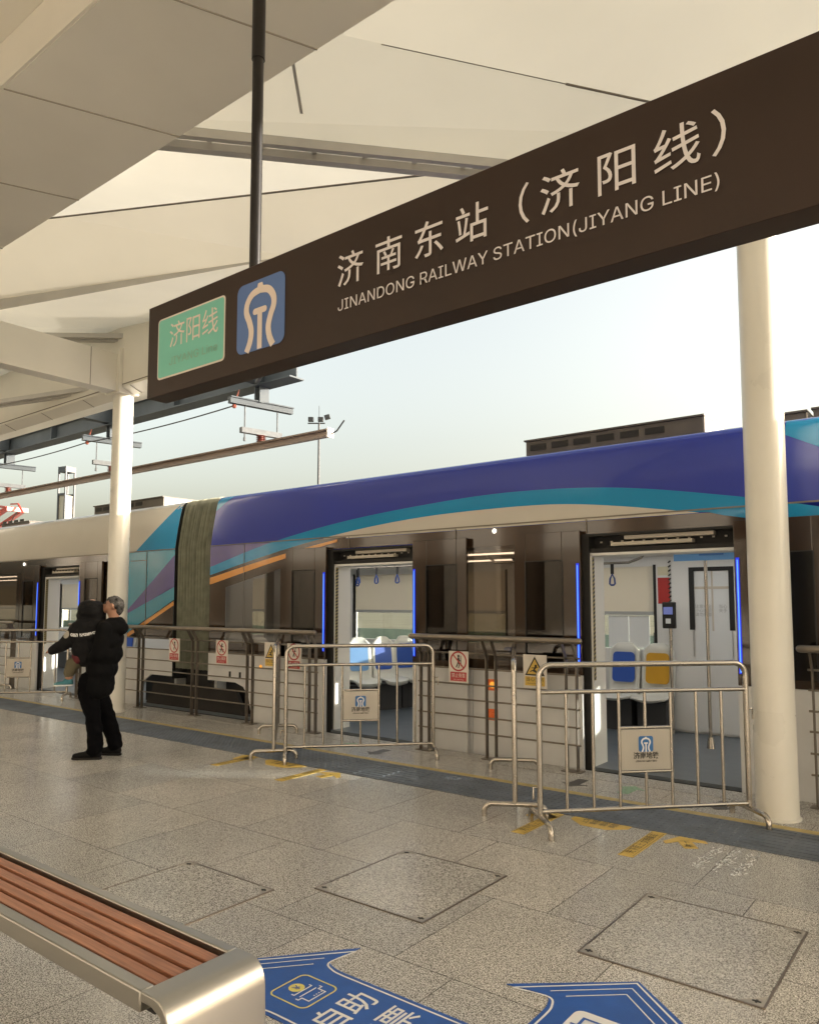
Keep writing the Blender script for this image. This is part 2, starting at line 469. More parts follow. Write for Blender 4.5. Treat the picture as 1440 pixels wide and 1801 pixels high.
def place(mb, o, ux, uy):
    o = Vector(o); ux = Vector(ux); uy = Vector(uy); uz = ux.cross(uy)
    return MB().add([o + ux * v.x + uy * v.y + uz * v.z for v in mb.v], mb.f)
FX, FZ = (1, 0, 0), (0, 0, 1)          # writing on a face that looks towards -Y

def stroke(pts, w, closed=False):
    """flat ribbon of width w along 2-D points, as an MB in the XY plane"""
    P = [Vector((p[0], p[1], 0)) for p in pts]; mb = MB(); n = len(P); L = []; Rr = []
    for i, p in enumerate(P):
        a = P[i - 1] if (i > 0 or closed) else None; b = P[(i + 1) % n] if (i < n - 1 or closed) else None
        d1 = (p - a).normalized() if a is not None else None; d2 = (b - p).normalized() if b is not None else None
        if d1 is None: d1 = d2
        if d2 is None: d2 = d1
        t = (d1 + d2); t = t.normalized() if t.length > 1e-6 else d1
        nn = Vector((-t.y, t.x, 0)); c = max(.35, nn.dot(Vector((-d1.y, d1.x, 0))))
        L.append(p + nn * w / 2 / c); Rr.append(p - nn * w / 2 / c)
    m = n if closed else n - 1
    mb.add(L + Rr, [(i, (i + 1) % n, (i + 1) % n + n, i + n) for i in range(m)])
    return mb
def rrect(w, h, r, n=5):
    pts = []
    for cx, cy, a0 in ((w / 2 - r, h / 2 - r, 0), (-w / 2 + r, h / 2 - r, 90), (-w / 2 + r, -h / 2 + r, 180), (w / 2 - r, -h / 2 + r, 270)):
        for i in range(n + 1):
            a = R(a0 + 90 * i / n); pts.append((cx + r * math.cos(a), cy + r * math.sin(a), 0))
    return pts
def disc(r, n=24, x=0, y=0): return [(x + r * math.cos(2 * math.pi * i / n), y + r * math.sin(2 * math.pi * i / n), 0) for i in range(n)]
def bez(pts, n=8):
    """Catmull-Rom through 2-D points"""
    out = []; P = [pts[0]] + list(pts) + [pts[-1]]
    for i in range(1, len(P) - 2):
        for k in range(n):
            t = k / n; p0, p1, p2, p3 = P[i - 1], P[i], P[i + 1], P[i + 2]
            out.append(tuple(.5 * (2 * p1[j] + (p2[j] - p0[j]) * t + (2 * p0[j] - 5 * p1[j] + 4 * p2[j] - p3[j]) * t * t + (3 * p1[j] - p0[j] - 3 * p2[j] + p3[j]) * t ** 3) for j in range(2)))
    out.append(tuple(pts[-1])); return out

def logo_mark(s):
    """the white fountain-shaped mark, for a square of side s centred on 0,0"""
    mb = MB(); L = bez([(-.275, -.5), (-.205, -.37), (-.178, -.22), (-.22, -.07), (-.285, .07), (-.272, .20), (-.17, .315), (0, .355)], 6)
    pts = L + [(-x, y) for x, y in L[::-1][1:]]
    mb.merge(stroke([(x * s, y * s) for x, y in pts], .105 * s))
    mb.add([(x * s, y * s, 0.0004) for x, y in ((-.07, .37), (.07, .37), (.045, .45), (-.045, .45))], [(0, 1, 2, 3)])
    mb.add([(x * s, y * s, 0.0004) for x, y in ((-.048, -.5), (.048, -.5), (.048, .05), (-.048, .05))], [(0, 1, 2, 3)])
    mb.add([(x * s, y * s + .05 * s, 0.0008) for x, y, z in rrect(.29, .09, .042)], [tuple(range(24))])
    return mb

# ================================================================== SETTING
struct('ground', MB().poly([(-900, -900, -.34), (900, -900, -.34), (900, 900, -.34), (-900, 900, -.34)]), 'field', smooth=False)
struct('track_bed', MB().box(-70, 40, 6.9, 12.5, -.336, -.30), 'ballast')
EDGE = 6.84
platform = struct('platform', MB().box(-60, 14, -5.6, EDGE, -.33, 0), 'granite', smooth=False)
# tactile strip with raised domes and bars
tm = MB().box(-60, 14, 5.34, 5.925, .0, .006)
bars_at = lambda x: x > -1.42 or -5.1 < x < -4.1 or -9.2 < x < -8.3
x = -16.0
while x < 1.2:
    if not bars_at(x):
        y = 5.375
        while y < 5.91:
            r0, r1 = .015, .010
            tm.add([(x + r0 * math.cos(a), y + r0 * math.sin(a), .006) for a in [k * math.pi / 3 for k in range(6)]] +
                   [(x + r1 * math.cos(a), y + r1 * math.sin(a), .011) for a in [k * math.pi / 3 for k in range(6)]],
                   [(k, (k + 1) % 6, (k + 1) % 6 + 6, k + 6) for k in range(6)] + [(6, 7, 8, 9, 10, 11)])
            y += .058
    x += .058
for a, b in ((-1.42, 1.2), (-5.1, -4.1), (-9.2, -8.3)):
    xx = a
    while xx < b:
        for k in range(8):
            y = 5.385 + k * .071
            tm.box(xx, xx + .27, y - .015, y + .015, .006, .010)
        xx += .30
struct('tactile_paving', tm, 'tactile', smooth=False)
struct('platform_yellow_line', MB().box(-60, 14, 5.925, 6.02, 0, .004), 'yellow_line', smooth=False)
struct('platform_edge_slab', MB().box(-60, 14, 6.56, EDGE + .012, 0, .005), 'granite_plain', smooth=False)
rm = MB()
for y in (7.55, 8.985): rm.box(-70, 40, y - .035, y + .035, -.30, -.16)
struct('track_rails', rm, 'rail_steel')

# ================================================================== STATION CANOPY
can = thing('station_canopy', 'pale folded station canopy with panelled underside over the platform', 'canopy', (-6, 2.0, 4.6))
# low box spine over the middle of the platform
build('spine_soffit', MB().box(-40, 12, 1.83, 2.73, 4.60, 5.6), 'soffit', can, smooth=False)
build('inner_soffit', MB().box(-40, 12, -1.7, 1.829, 4.88, 5.5), 'soffit', can, smooth=False)
build('spine_edge_trim', MB().box(-40, 12, 1.815, 1.8285, 4.605, 4.879), 'soffit_light', can, smooth=False)
jm = MB()
d = Vector((.42, .89, 0)).normalized()
for k in range(-22, 9):
    x0 = -3.99 + k * 1.24
    q = Vector((x0, 2.73, 4.597)); p = q - d * .995
    jm.bar(p, q, .008, .006)
build('panel_seam', jm, 'joint_sealant', can, smooth=False)
# folded membrane between the spine and the outer edge
A0, A1, I = Vector((-5.37, 2.3, 5.1)), Vector((-1.43, 6.6, 5.1)), Vector((-2.88, 5.02, 5.1))
Lb, B0 = Vector((-7.48, 3.67, 5.6)), Vector((-12.1, 2.3, 6.1))
C0, C1 = Vector((-13.2, 2.3, 5.2)), Vector((-1.83, 6.6, 5.2))
Cm = Vector((-5.6, 5.17, 5.2))
E0, E1 = Vector((-3.955, 2.3, 5.30)), Vector((-.84, 6.6, 5.30))
build('roof_membrane', MB().poly([A0, A1, E1, E0]), 'membrane', can, smooth=False)
build('roof_membrane', MB().add([E0, E1, (3, 6.6, 5.3), (3, 2.3, 5.5), (12, 6.6, 5.3), (12, 2.3, 5.5)], [(0, 1, 2, 3), (3, 2, 4, 5)]), 'membrane', can, smooth=False)
build('roof_membrane', MB().add([A0, I, Lb, B0], [(0, 1, 2), (0, 2, 3)]), 'membrane_bright', can, smooth=False)
build('roof_membrane', MB().add([B0, Lb, I, A1, C1, Cm, C0], [(0, 1, 6), (1, 5, 6), (1, 2, 5), (2, 3, 4, 5)]), 'membrane_dense', can, smooth=False)
build('step_fascia', MB().add([C0, Cm, Cm + Vector((0, 0, -.012)), C0 + Vector((0, 0, -.27))], [(0, 1, 2, 3)]), 'gutter', can, smooth=False)
G0, G1 = Vector((-14.96, 2.3, 5.8)), Vector((-9.74, 6.6, 5.8))
build('roof_membrane', MB().add([C0 + Vector((0, 0, -.27)), Cm + Vector((0, 0, -.012)), C1 + Vector((0, 0, -.02)), G1, G0], [(0, 1, 4), (1, 3, 4), (1, 2, 3)]), 'membrane', can, smooth=False)
build('roof_membrane', MB().add([G0, G1, (-40, 6.6, 5.85), (-40, 2.3, 5.85)], [(0, 1, 2, 3)]), 'membrane', can, smooth=False)
build('roof_membrane', MB().add([(-40, -1.3, 5.4), (12, -1.3, 5.4), (12, -5.6, 5.0), (-40, -5.6, 5.0)], [(0, 1, 2, 3)]), 'membrane', can, smooth=False)
def twin_rail(p, q, gap, n):
    mb = MB(); p = Vector(p); q = Vector(q); d = (q - p).normalized(); s = d.cross(Vector((0, 0, 1))).normalized()
    mb.bar(p + s * gap / 2, q + s * gap / 2, .05, .07); mb.bar(p - s * gap / 2 - Vector((0, 0, .03)), q - s * gap / 2 - Vector((0, 0, .03)), .07, .06)
    for k in range(n):
        c = p + (q - p) * ((k + .5) / n); mb.bar(c - s * gap / 2, c + s * gap / 2, .035, .02)
    return mb
build('gutter_rail', twin_rail(A0 - Vector((0, 0, .05)), A1 - Vector((0, 0, .05)), .12, 15), 'gutter', can, smooth=False)
build('gutter_rail', twin_rail(G0 - Vector((0, 0, .14)), G1 - Vector((0, 0, .14)), .10, 13), 'gutter', can, smooth=False)
build('gutter_rail', twin_rail((-18.2, 5.0, 5.28), (-10.72, 6.25, 5.0), .10, 9), 'gutter', can, smooth=False)
sm = MB()
up = Vector((0, 0, -.006))
sm.bar(B0 + up, I + up, .02, .008); sm.bar(E0.lerp(E1, .30) + up, E0.lerp(E1, .56) + up, .005, .004); sm.bar(E0.lerp(E1, .555) + up, E1 + up, .014, .010)
build('fold_seam', sm, 'seam', can, smooth=False)
build('panel_strip', MB().bar((-3.40, 3.11, 5.260), (-3.79, 3.61, 5.149), .022, .010), 'gutter', can)
# cross beam to the far column, edge soffit, outer fascia
build('cross_beam', MB().box(-10.53, -10.27, 2.6, 6.10, 4.80, 5.37), 'beam_white', can, smooth=False, bevel=.005)
build('beam_seam', MB().box(-10.272, -10.268, 5.62, 5.63, 4.80, 5.37).box(-10.272, -10.268, 4.2, 4.21, 4.80, 5.37), 'seam', can, smooth=False)
build('edge_soffit', MB().add([(-40, 6.10, 4.86), (-9.0, 6.10, 4.86), (-9.0, 6.30, 4.78), (-40, 6.30, 4.78), (-40, 6.95, 4.98), (-9, 6.95, 4.98), (-40, 6.95, 5.95), (-9, 6.95, 5.95), (-40, 6.10, 5.95), (-9, 6.10, 5.95)],
      [(0, 1, 2, 3), (3, 2, 5, 4), (4, 5, 7, 6), (6, 7, 9, 8), (8, 9, 1, 0), (1, 9, 7, 5, 2)]), 'soffit_light', can, smooth=False)
es = MB()
for k in range(-3, 14):
    x0 = -10.0 - k * 1.35
    if x0 < -9.1: es.bar((x0, 6.10, 4.856), (x0 - .0, 6.30, 4.776), .008, .006)
es.bar((-40, 6.097, 4.90), (-9.0, 6.097, 4.90), .01, .012)
build('edge_seam', es, 'seam', can, smooth=False)
build('edge_soffit', MB().prism([(-9.0, 6.12, 4.92), (12, 6.12, 4.92), (12, 6.12, 5.27), (-1.8, 6.12, 5.2), (-9.0, 6.12, 5.76)], (0, .63, 0)), 'soffit_light', can, smooth=False)  # hidden top edge shaped to block sun coming through the roof gap
for xx in (-9.6, -14.2, -18.8, -23.4): build('cantilever_arm', MB().box(xx - .09, xx + .09, 6.95, 8.25, 5.30, 5.58), 'girder', can)
build('edge_soffit', MB().box(-40, 12, -5.7, -5.4, 4.85, 5.25), 'soffit_light', can, smooth=False)

# columns
def column(x, y, top, label, collar=False):
    c = thing('canopy_column', label, 'column', (x, y, 0), 0, 'round canopy columns')
    pts = [(x, y, 0), (x, y, .02), (x, y, top - .3), (x, y, top)]
    build('shaft', MB().ring(pts, [.153, .15, .148, .148], 40), 'column_paint', c)
    build('base_collar', MB().ring([(x, y, 0), (x, y, .012), (x, y, .018)], [.165, .165, .153], 40), 'column_paint', c)
    if collar: build('capital', MB().box(x - .2, x + .2, y - .2, y + .14, top - .06, top + .62), 'beam_white', c, smooth=False, bevel=.006)
    return c
column(-1.35, 6.25, 4.94, 'thick cream round column in front of the open tram door, nearest one')
column(-10.40, 6.24, 4.84, 'cream round column behind the man, under the canopy corner', True)
column(-19.45, 6.25, 4.80, 'cream round column farthest down the platform')

# ================================================================== OVERHEAD LINE
g = thing('overhead_girder', 'blue grey steel girder under the canopy edge above the tram', 'steel girder', (-24, 8.3, 5.25))
build('flange', MB().box(-42, -8.75, 8.14, 8.46, 5.25, 5.275), 'girder', g)
build('flange', MB().box(-42, -8.75, 8.14, 8.46, 5.60, 5.625), 'girder', g)
build('web', MB().box(-42, -8.75, 8.285, 8.315, 5.275, 5.60), 'girder', g)
stf = MB()
for k in range(17): stf.box(-9.6 - k * 2.3 - .01, -9.6 - k * 2.3 + .01, 8.16, 8.44, 5.275, 5.60)
build('stiffener', stf, 'girder', g)
build('diagonal_brace', MB().bar((-9.5, 8.1, 5.28), (-8.75, 7.7, 5.36), .06, .05), 'galv', g)

def hanger(x, label):
    h = thing('line_hanger', label, 'line hanger', (x, 8.3, 4.2), 0, 'hangers carrying the overhead conductor rail')
    build('drop_post', MB().box(x - .07, x - .05, 8.2, 8.4, 4.97, 5.25).box(x + .05, x + .07, 8.2, 8.4, 4.97, 5.25).box(x - .05, x + .05, 8.29, 8.31, 4.97, 5.25), 'girder', h)
    # the crossbar lies across the track, turned a little to the picture
    a, b = Vector((x - .12, 7.72, 4.93)), Vector((x + .12, 8.88, 4.93))
    build('crossbar', MB().bar(a, b, .10, .09).bar(a + Vector((0, 0, .055)), b + Vector((0, 0, .055)), .15, .02), 'girder', h)
    for t in (.24, .76):
        c = a.lerp(b, t)
        build('rod', MB().tube(c + Vector((0, 0, -.62)), c, .012, 8).tube(c + Vector((0, 0, -.64)), c + Vector((0, 0, -.58)), .022, 6), 'galv', h)
    l0, l1 = a.lerp(b, .18) + Vector((0, 0, -.46)), a.lerp(b, .82) + Vector((0, 0, -.46))
    build('lower_bar', MB().bar(l0, l1, .09, .09), 'galv', h)
    im = MB(); z = 4.43
    for k in range(4):
        im.ring([(x, 8.3, z), (x, 8.3, z - .012), (x, 8.3, z - .024)], [.045, .085, .045], 16); z -= .03
    im.tube((x, 8.3, 4.45), (x, 8.3, 4.29), .042, 14)
    build('insulator', im, 'insulator', h)
    build('wire_clamp', MB().bar(a + Vector((-.02, .1, -.09)), a + Vector((.05, .16, .20)), .02, .02).ball(a + Vector((0, .1, -.08)), .04, 8), 'insulator', h)
hanger(-9.6, 'grey hanger with red insulator nearest the end of the conductor rail')
hanger(-14.2, 'grey hanger with red insulator just left of the far cream column')
hanger(-18.8, 'grey hanger with red insulator at the left edge above the red pantograph')
hanger(-23.4, 'grey hanger with red insulator out beyond the pantograph')
cr = thing('conductor_rail', 'long brown overhead conductor rail hanging above the tram', 'conductor rail', (-24, 8.3, 4.19))
prof = [(8.24, 4.31), (8.36, 4.31), (8.36, 4.285), (8.325, 4.28), (8.325, 4.24), (8.34, 4.185), (8.26, 4.185), (8.275, 4.24), (8.275, 4.28), (8.24, 4.285)]
build('rail_profile', MB().prism([(-42, y, z) for y, z in prof], (34, 0, 0)), 'alu_rail', cr, smooth=False)
build('end_plate', MB().box(-8.0, -7.985, 8.23, 8.37, 4.175, 4.32), 'paint_cream', cr)
build('end_horn', MB().ring([(-7.985, 8.3, 4.22), (-7.85, 8.3, 4.26), (-7.70, 8.3, 4.40)], .012, 8), 'cable', cr)
wm = MB(); prev = None
for seg in ((-9.7, -14.3), (-14.3, -18.9), (-18.9, -23.5), (-23.5, -42)):
    pts = [Vector((seg[0] + (seg[1] - seg[0]) * k / 10, 7.82, 4.86 - .05 * 4 * (k / 10) * (1 - k / 10))) for k in range(11)]
    wm.ring(pts, .011, 6)
tag(build('feeder_wire', wm, 'cable'), 'thin dark feeder wire strung between the grey hangers', 'wire')

# ================================================================== HANGING SIGN
SY = 1.96
sg = thing('hanging_station_sign', 'dark brown hanging station sign with white Chinese and English lettering', 'station sign', (-1.0, 2.01, 2.55))
build('housing', MB().box(-3.07, 1.05, SY, SY + .105, 2.552, 2.985), 'sign_box', sg, bevel=.003)
for px_ in (-2.38, .36):
    pl = build('hanger_pole', MB().tube((px_, 2.01, 2.985), (px_, 2.01, 4.60), .024, 20), 'sign_pole', sg)
    build('pole_sleeve', MB().tube((px_, 2.01, 3.93), (px_, 2.01, 4.60), .0285, 20), 'sign_pole', pl)
    build('pole_foot', MB().box(px_ - .05, px_ + .05, 1.975, 2.045, 2.985, 2.993), 'sign_pole', pl)
bd = build('line_badge', place(MB().poly(rrect(.485, .285, .02)), (-2.745, SY - .002, 2.765), FX, FZ), 'sign_white', sg, smooth=False)
build('badge_face', place(MB().poly(rrect(.470, .270, .015)), (-2.745, SY - .0035, 2.765), FX, FZ), 'sign_green', bd, smooth=False)
build('badge_lettering', place(text('济阳线', .125, .345), (-2.72, SY - .005, 2.765), FX, FZ), 'sign_white', bd, smooth=False)
build('badge_subtitle', place(text('JIYANG Line', .070, .345), (-2.72, SY - .005, 2.675), FX, FZ), 'sign_faded', bd, smooth=False)
lb = build('logo_badge', place(MB().poly(rrect(.288, .292, .035)), (-2.28, SY - .003, 2.768), FX, FZ), 'sign_blue', sg, smooth=False)
build('logo_mark', place(logo_mark(.288), (-2.28, SY - .005, 2.768), FX, FZ), 'sign_white', lb, smooth=False)
lm = MB()
for ch, cx in zip('济南东站（济阳线）', (-1.79, -1.61, -1.435, -1.265, -1.075, -.955, -.78, -.612, -.503)):
    t = text(ch, .134, bold=.0005)
    if ch in '（）':
        t.xf(lambda v: (v.x, v.y, v.z))
    lm.merge(place(t, (cx, SY - .004, 2.771), FX, FZ))
build('chinese_lettering', lm, 'sign_letter', sg, smooth=False)
build('english_lettering', place(text('JINANDONG RAILWAY STATION(JIYANG LINE)', .080, 1.345), (-1.178, SY - .004, 2.672), FX, FZ), 'sign_letter', sg, smooth=False)

# ================================================================== TRAM
T0 = (-9.5, 8.27, -.3)
tram = thing('tram', 'blue and cream articulated tram standing at the platform with doors open', 'tram', T0)
YS = 6.95                                                     # side wall plane
PROF = [(-.06, 0.0), (2.44, 0.0), (2.70, .035), (2.95, .08), (3.10, .115), (3.155, .14), (3.19, .175), (3.212, .235), (3.224, .33), (3.235, .6), (3.245, 1.32)]
def sy(z, off=0.0):
    for (z0, y0), (z1, y1) in zip(PROF, PROF[1:]):
        if z <= z1: return YS + y0 + (y1 - y0) * max(0, (z - z0)) / (z1 - z0) - off
    return YS + 1.32 - off
def shell(x0, x1, zs, off=0.0, nx=1):
    mb = MB(); n = len(zs)
    for i in range(nx + 1):
        x = x0 + (x1 - x0) * i / nx
        for z in zs: mb.v.append(Vector((x, sy(z, off), z)))
    for i in range(nx):
        for k in range(n - 1): mb.f.append((i * n + k, (i + 1) * n + k, (i + 1) * n + k + 1, i * n + k + 1))
    return mb
UP = [2.44, 2.53, 2.62, 2.70, 2.78, 2.86, 2.95, 3.03, 3.10, 3.13, 3.155, 3.175, 3.19, 3.202, 3.212, 3.219, 3.224, 3.235, 3.245]
def far(mb):                                                   # mirrored far side
    return MB().add([(v.x, 2 * 8.27 - v.y, v.z) for v in mb.v], mb.f)
def body_upper(x0, x1, m):
    s = shell(x0, x1, UP, 0, 8); q = MB().merge(s).merge(far(s))
    ends = [(v.x, v.y, v.z) for v in s.v]
    return q
car_b = build('car_body', body_upper(-9.12, 11, 'paint_blue'), 'paint_blue', tram, angle=30)
car_a = build('car_body', body_upper(-26, -10.0, 'paint_cream'), 'paint_cream', tram, angle=30)
for xx in (-9.12, -10.0):                                       # end frames beside the bellows
    prof_e = [(sy(z), z) for z in [.45, 2.44] + UP[1:]]
    pe = [Vector((xx, y, z)) for y, z in prof_e] + [Vector((xx, 2 * 8.27 - y, z)) for y, z in prof_e[::-1]]
    fr = MB(); n = len(pe); ctr = Vector((xx, 8.27, 1.8))
    inner = [p.lerp(ctr, .12) for p in pe]
    fr.add(pe + inner, [(i, (i + 1) % n, (i + 1) % n + n, i + n) for i in range(n)])
    build('end_frame', fr, 'black_matt', tram, smooth=False)

def stripe(name, m, x0, x1, lo, hi, off, par, nx=40, nz=6):
    """a painted vinyl stripe following the car side between two curves of x"""
    mb = MB()
    for i in range(nx + 1):
        x = x0 + (x1 - x0) * i / nx; a, b = lo(x), hi(x)
        if b < a: b = a
        for k in range(nz + 1):
            z = a + (b - a) * k / nz; mb.v.append(Vector((x, sy(z, off), z)))
    for i in range(nx):
        for k in range(nz): mb.f.append((i * (nz + 1) + k, (i + 1) * (nz + 1) + k, (i + 1) * (nz + 1) + k + 1, i * (nz + 1) + k + 1))
    return build(name, mb, m, par)
def curve(pts):
    def f(x):
        if x <= pts[0][0]: return pts[0][1]
        for i in range(len(pts) - 1):
            if x <= pts[i + 1][0]:
                p0 = pts[max(0, i - 1)]; p1 = pts[i]; p2 = pts[i + 1]; p3 = pts[min(len(pts) - 1, i + 2)]
                t = (x - p1[0]) / (p2[0] - p1[0]); h = p2[0] - p1[0]
                m1 = (p2[1] - p0[1]) / (p2[0] - p0[0]); m2 = (p3[1] - p1[1]) / (p3[0] - p1[0])
                return (2 * t ** 3 - 3 * t * t + 1) * p1[1] + (t ** 3 - 2 * t * t + t) * h * m1 + (-2 * t ** 3 + 3 * t * t) * p2[1] + (t ** 3 - t * t) * h * m2
        return pts[-1][1]
    return f
teal_hi = curve([(-9.12, 2.14), (-7.9, 2.42), (-6.5, 2.64), (-5.06, 2.765), (-4.0, 2.80), (-2.86, 2.735), (-1.65, 2.53), (-1.0, 2.38), (.3, 2.05)])
teal_lo = curve([(-9.12, 2.02), (-7.76, 2.29), (-6.49, 2.49), (-5.39, 2.60), (-4.3, 2.635), (-3.35, 2.61), (-2.21, 2.45), (-1.2, 2.25), (.3, 1.9)])
BT = 2.425                                                      # top of the dark band on the middle car
or_lo = curve([(-9.12, 1.88), (-7.87, 2.14), (-6.55, 2.385), (-6.2, 2.42)])
or_hi = curve([(-9.12, 1.98), (-7.87, 2.215), (-6.55, 2.415), (-6.2, 2.43)])
# ---- middle car flank panels under the cowl (left end, coloured)
def flank(x0, x1, lo, hi, m, name='side_panel', par=None, off=.0, nx=24):
    return stripe(name, m, x0, x1, lo, hi, off, par or tram, nx, 3)
flank(-9.12, -6.62, lambda x: min(2.44, or_lo(x)), lambda x: 2.44, 'paint_blue', par=car_b)
flank(-9.12, -7.4, lambda x: teal_hi(x), lambda x: 2.44, 'paint_purple', 'livery_stripe', car_b, .003)
stripe('livery_stripe', 'paint_teal', -9.12, 0.3, lambda x: max(teal_lo(x), BT if -6.75 < x < -1.9 else (2.33 if x >= -1.9 else 0)), lambda x: max(teal_hi(x), teal_lo(x)), .004, car_b, 70)
stripe('livery_stripe', 'paint_cream', -6.8, -1.9, lambda x: BT, lambda x: max(BT, teal_lo(x)), .003, car_b, 60)
stripe('livery_stripe', 'black_gloss', -9.12, -6.4, lambda x: or_hi(x) - .005, lambda x: min(2.44, max(or_hi(x), teal_lo(x))), .0035, car_b)
stripe('livery_stripe', 'paint_orange', -9.12, -7.42, or_lo, or_hi, .004, car_b)
stripe('livery_stripe', 'paint_orange', -7.30, -6.55, lambda x: or_lo(x), lambda x: or_hi(x), .0075, car_b)
stripe('livery_stripe', 'paint_teal', -1.35, 3.0, lambda x: 3.06 - .55 * (x + 1.35), lambda x: 3.224, .004, car_b, 30, 10)
stripe('livery_stripe', 'paint_purple', -1.0, .8, lambda x: 2.33, lambda x: 2.33 + .14 * min(1, (x + 1.0)), .005, car_b, 10)
stripe('livery_stripe', 'paint_teal', -9.12, -8.75, lambda x: 2.98 + .64 * (x + 9.12), lambda x: 3.212, .003, car_b, 10)
# ---- left car livery
stripe('livery_stripe', 'paint_teal', -11.2, -10.0, lambda x: 2.44, lambda x: 2.44 + max(0, (x + 11.1) / 1.1) * .775, .004, car_a, 30, 10)
flank(-11.75, -10.0, lambda x: 1.05, lambda x: 2.44, 'paint_teal_light', par=car_a)
pu_hi = lambda x: 2.36 + .68 * (x + 10.0)
pu_lo = lambda x: 1.86 + .33 * (x + 10.0)
stripe('livery_stripe', 'paint_purple', -11.3, -10.0, lambda x: pu_lo(x), lambda x: max(pu_lo(x), pu_hi(x)), .003, car_a)
stripe('livery_stripe', 'black_gloss', -11.75, -10.0, lambda x: 1.05, lambda x: 1.66 + .42 * (x + 10.0), .003, car_a)
stripe('livery_stripe', 'paint_orange', -11.3, -10.0, lambda x: 1.575 + .42 * (x + 10.0), lambda x: 1.64 + .42 * (x + 10.0), .0045, car_a)
# panel shut lines
sl = MB()
def hline(x0, x1, z, w=.012): sl.bar((x0, sy(z, .006), z), (x1, sy(z, .006), z), .006, w)
def vline(x, z0, z1, w=.008): sl.bar((x, sy((z0 + z1) / 2, .006), z0), (x, sy((z0 + z1) / 2, .006), z1), w, .006, (0, 1, 0))
hline(-9.12, 8, 2.452, .014); hline(-24, -10.0, 2.452, .014)
for xx in (-8.35, -6.35, -4.73, -3.16): vline(xx, 2.3 if xx > -7 else 1.0, 2.44)
vline(-10.75, 1.1, 2.44); hline(-11.2, -10.76, 2.30, .008)
build('shut_line', sl, 'seam', tram, smooth=False)

# ---- lower side panels, with the wheel arch beside the bellows
def lower(x0, x1, z0=-.055, z1=.90):
    return MB().box(x0, x1, YS - .004, YS + .03, z0, z1)
arch = [(-9.12, .90), (-9.12, .49), (-8.50, .49), (-8.33, .44), (-8.22, .33), (-8.12, -.055), (-6.74, -.055), (-6.74, .90)]
build('lower_panel', MB().prism([(x, YS - .004, z) for x, z in arch], (0, .03, 0)), 'paint_grey', tram, smooth=False)
build('lower_panel', lower(-5.30, -4.52), 'paint_grey', tram, smooth=False)
build('lower_panel', lower(-4.51, -3.98), 'paint_grey', tram, smooth=False)
build('lower_panel', lower(-3.97, -3.20), 'paint_grey', tram, smooth=False)
build('lower_panel', lower(-1.66, 8), 'paint_grey', tram, smooth=False)
arch2 = [(-10.0, .90), (-10.0, .49), (-10.55, .49), (-10.72, .40), (-10.82, .25), (-10.95, -.055), (-12.60, -.055), (-12.60, .90)]
build('lower_panel', MB().prism([(x, YS - .004, z) for x, z in arch2], (0, .03, 0)), 'paint_grey', tram, smooth=False)
build('lower_panel', lower(-24, -14.25), 'paint_grey', tram, smooth=False)
lk = MB()
for xx, zz in ((-8.62, .60), (-8.40, .60), (-10.9, .62), (-10.78, .66), (-1.56, .88), (-1.58, .10), (-3.5, .66), (-5.25, .97)):
    lk.box(xx - .02, xx + .02, YS - .009, YS - .003, zz - .045, zz + .04)
build('panel_latch', lk, 'black_matt', tram)
# bogie covers and underframe
build('underframe', MB().box(-24, 8, 7.06, 9.5, -.18, -.02), 'undergear', tram)
build('dark_backing', MB().box(-11.1, -7.9, 7.22, 9.3, -.30, .60), 'black_matt', tram, smooth=False)  # black block added behind the arch so the underside stays dark
build('dark_backing', MB().box(3, 6, 7.22, 9.3, -.30, .40), 'black_matt', tram, smooth=False)  # same added black block farther along the car
for bx in (-9.6, -20, 4.2):
    build('bogie_cover', MB().prism([(bx - 1.35, 7.03, -.24), (bx - 1.0, 7.03, .36), (bx + 1.0, 7.03, .36), (bx + 1.42, 7.03, -.24)], (0, .05, 0)), 'undergear', tram, smooth=False)
build('sill', MB().box(-24, 8, 6.93, 7.0, -.085, -.056), 'rubber', tram)

# ---- dark glazed band
def glazed(x0, x1, z0, z1, wins, par=None):
    """black gloss band with real window openings, glass set 12 mm in"""
    mb = MB(); xs = sorted(wins)
    cur = x0
    for a, b, c, d_ in xs:
        if a > cur: mb.box(cur, a, YS, YS + .035, z0, z1)
        mb.box(a, b, YS, YS + .035, z0, c); mb.box(a, b, YS, YS + .035, d_, z1); cur = b
    if cur < x1: mb.box(cur, x1, YS, YS + .035, z0, z1)
    o = build('window_band', mb, 'black_gloss', par or tram, smooth=False)
    for a, b, c, d_ in xs:
        build('window_pane', MB().box(a, b, YS + .006, YS + .012, c, d_), 'smoked', o, smooth=False)
    return o
# area below the orange stripe on the middle car
wl = stripe('window_band', 'black_gloss', -9.12, -7.45, lambda x: .90, lambda x: min(or_lo(x) + .01, 1.05), 0, tram, 4)
stripe('window_band', 'black_gloss', -7.6, -6.74, lambda x: .90, lambda x: min(2.44, or_lo(x) + .01), 0, tram, 10)
stripe('window_band', 'black_gloss', -9.12, -8.75, lambda x: 1.05, lambda x: or_lo(x) + .01, 0, tram, 6)
stripe('window_band', 'black_gloss', -8.75, -7.6, lambda x: or_lo(x) - .12, lambda x: or_lo(x) + .01, 0, tram, 10)
stripe('window_pane', 'smoked', -8.75, -7.6, lambda x: 1.05, lambda x: or_lo(x) - .12, -.006, tram, 10)
glazed(-5.30, -3.18, .90, BT - .004, [(-4.62, -3.86, 1.0, 2.22)])
glazed(-1.68, 8, .90, 2.335, [(-.95, .6, 1.0, 2.15), (2.2, 3.6, 1.0, 2.15)])
glazed(-24, -14.25, .90, 2.44, [(-16.6, -15.2, 1.0, 2.2), (-15.08, -14.5, 1.0, 2.2), (-19, -17, 1.0, 2.2)])
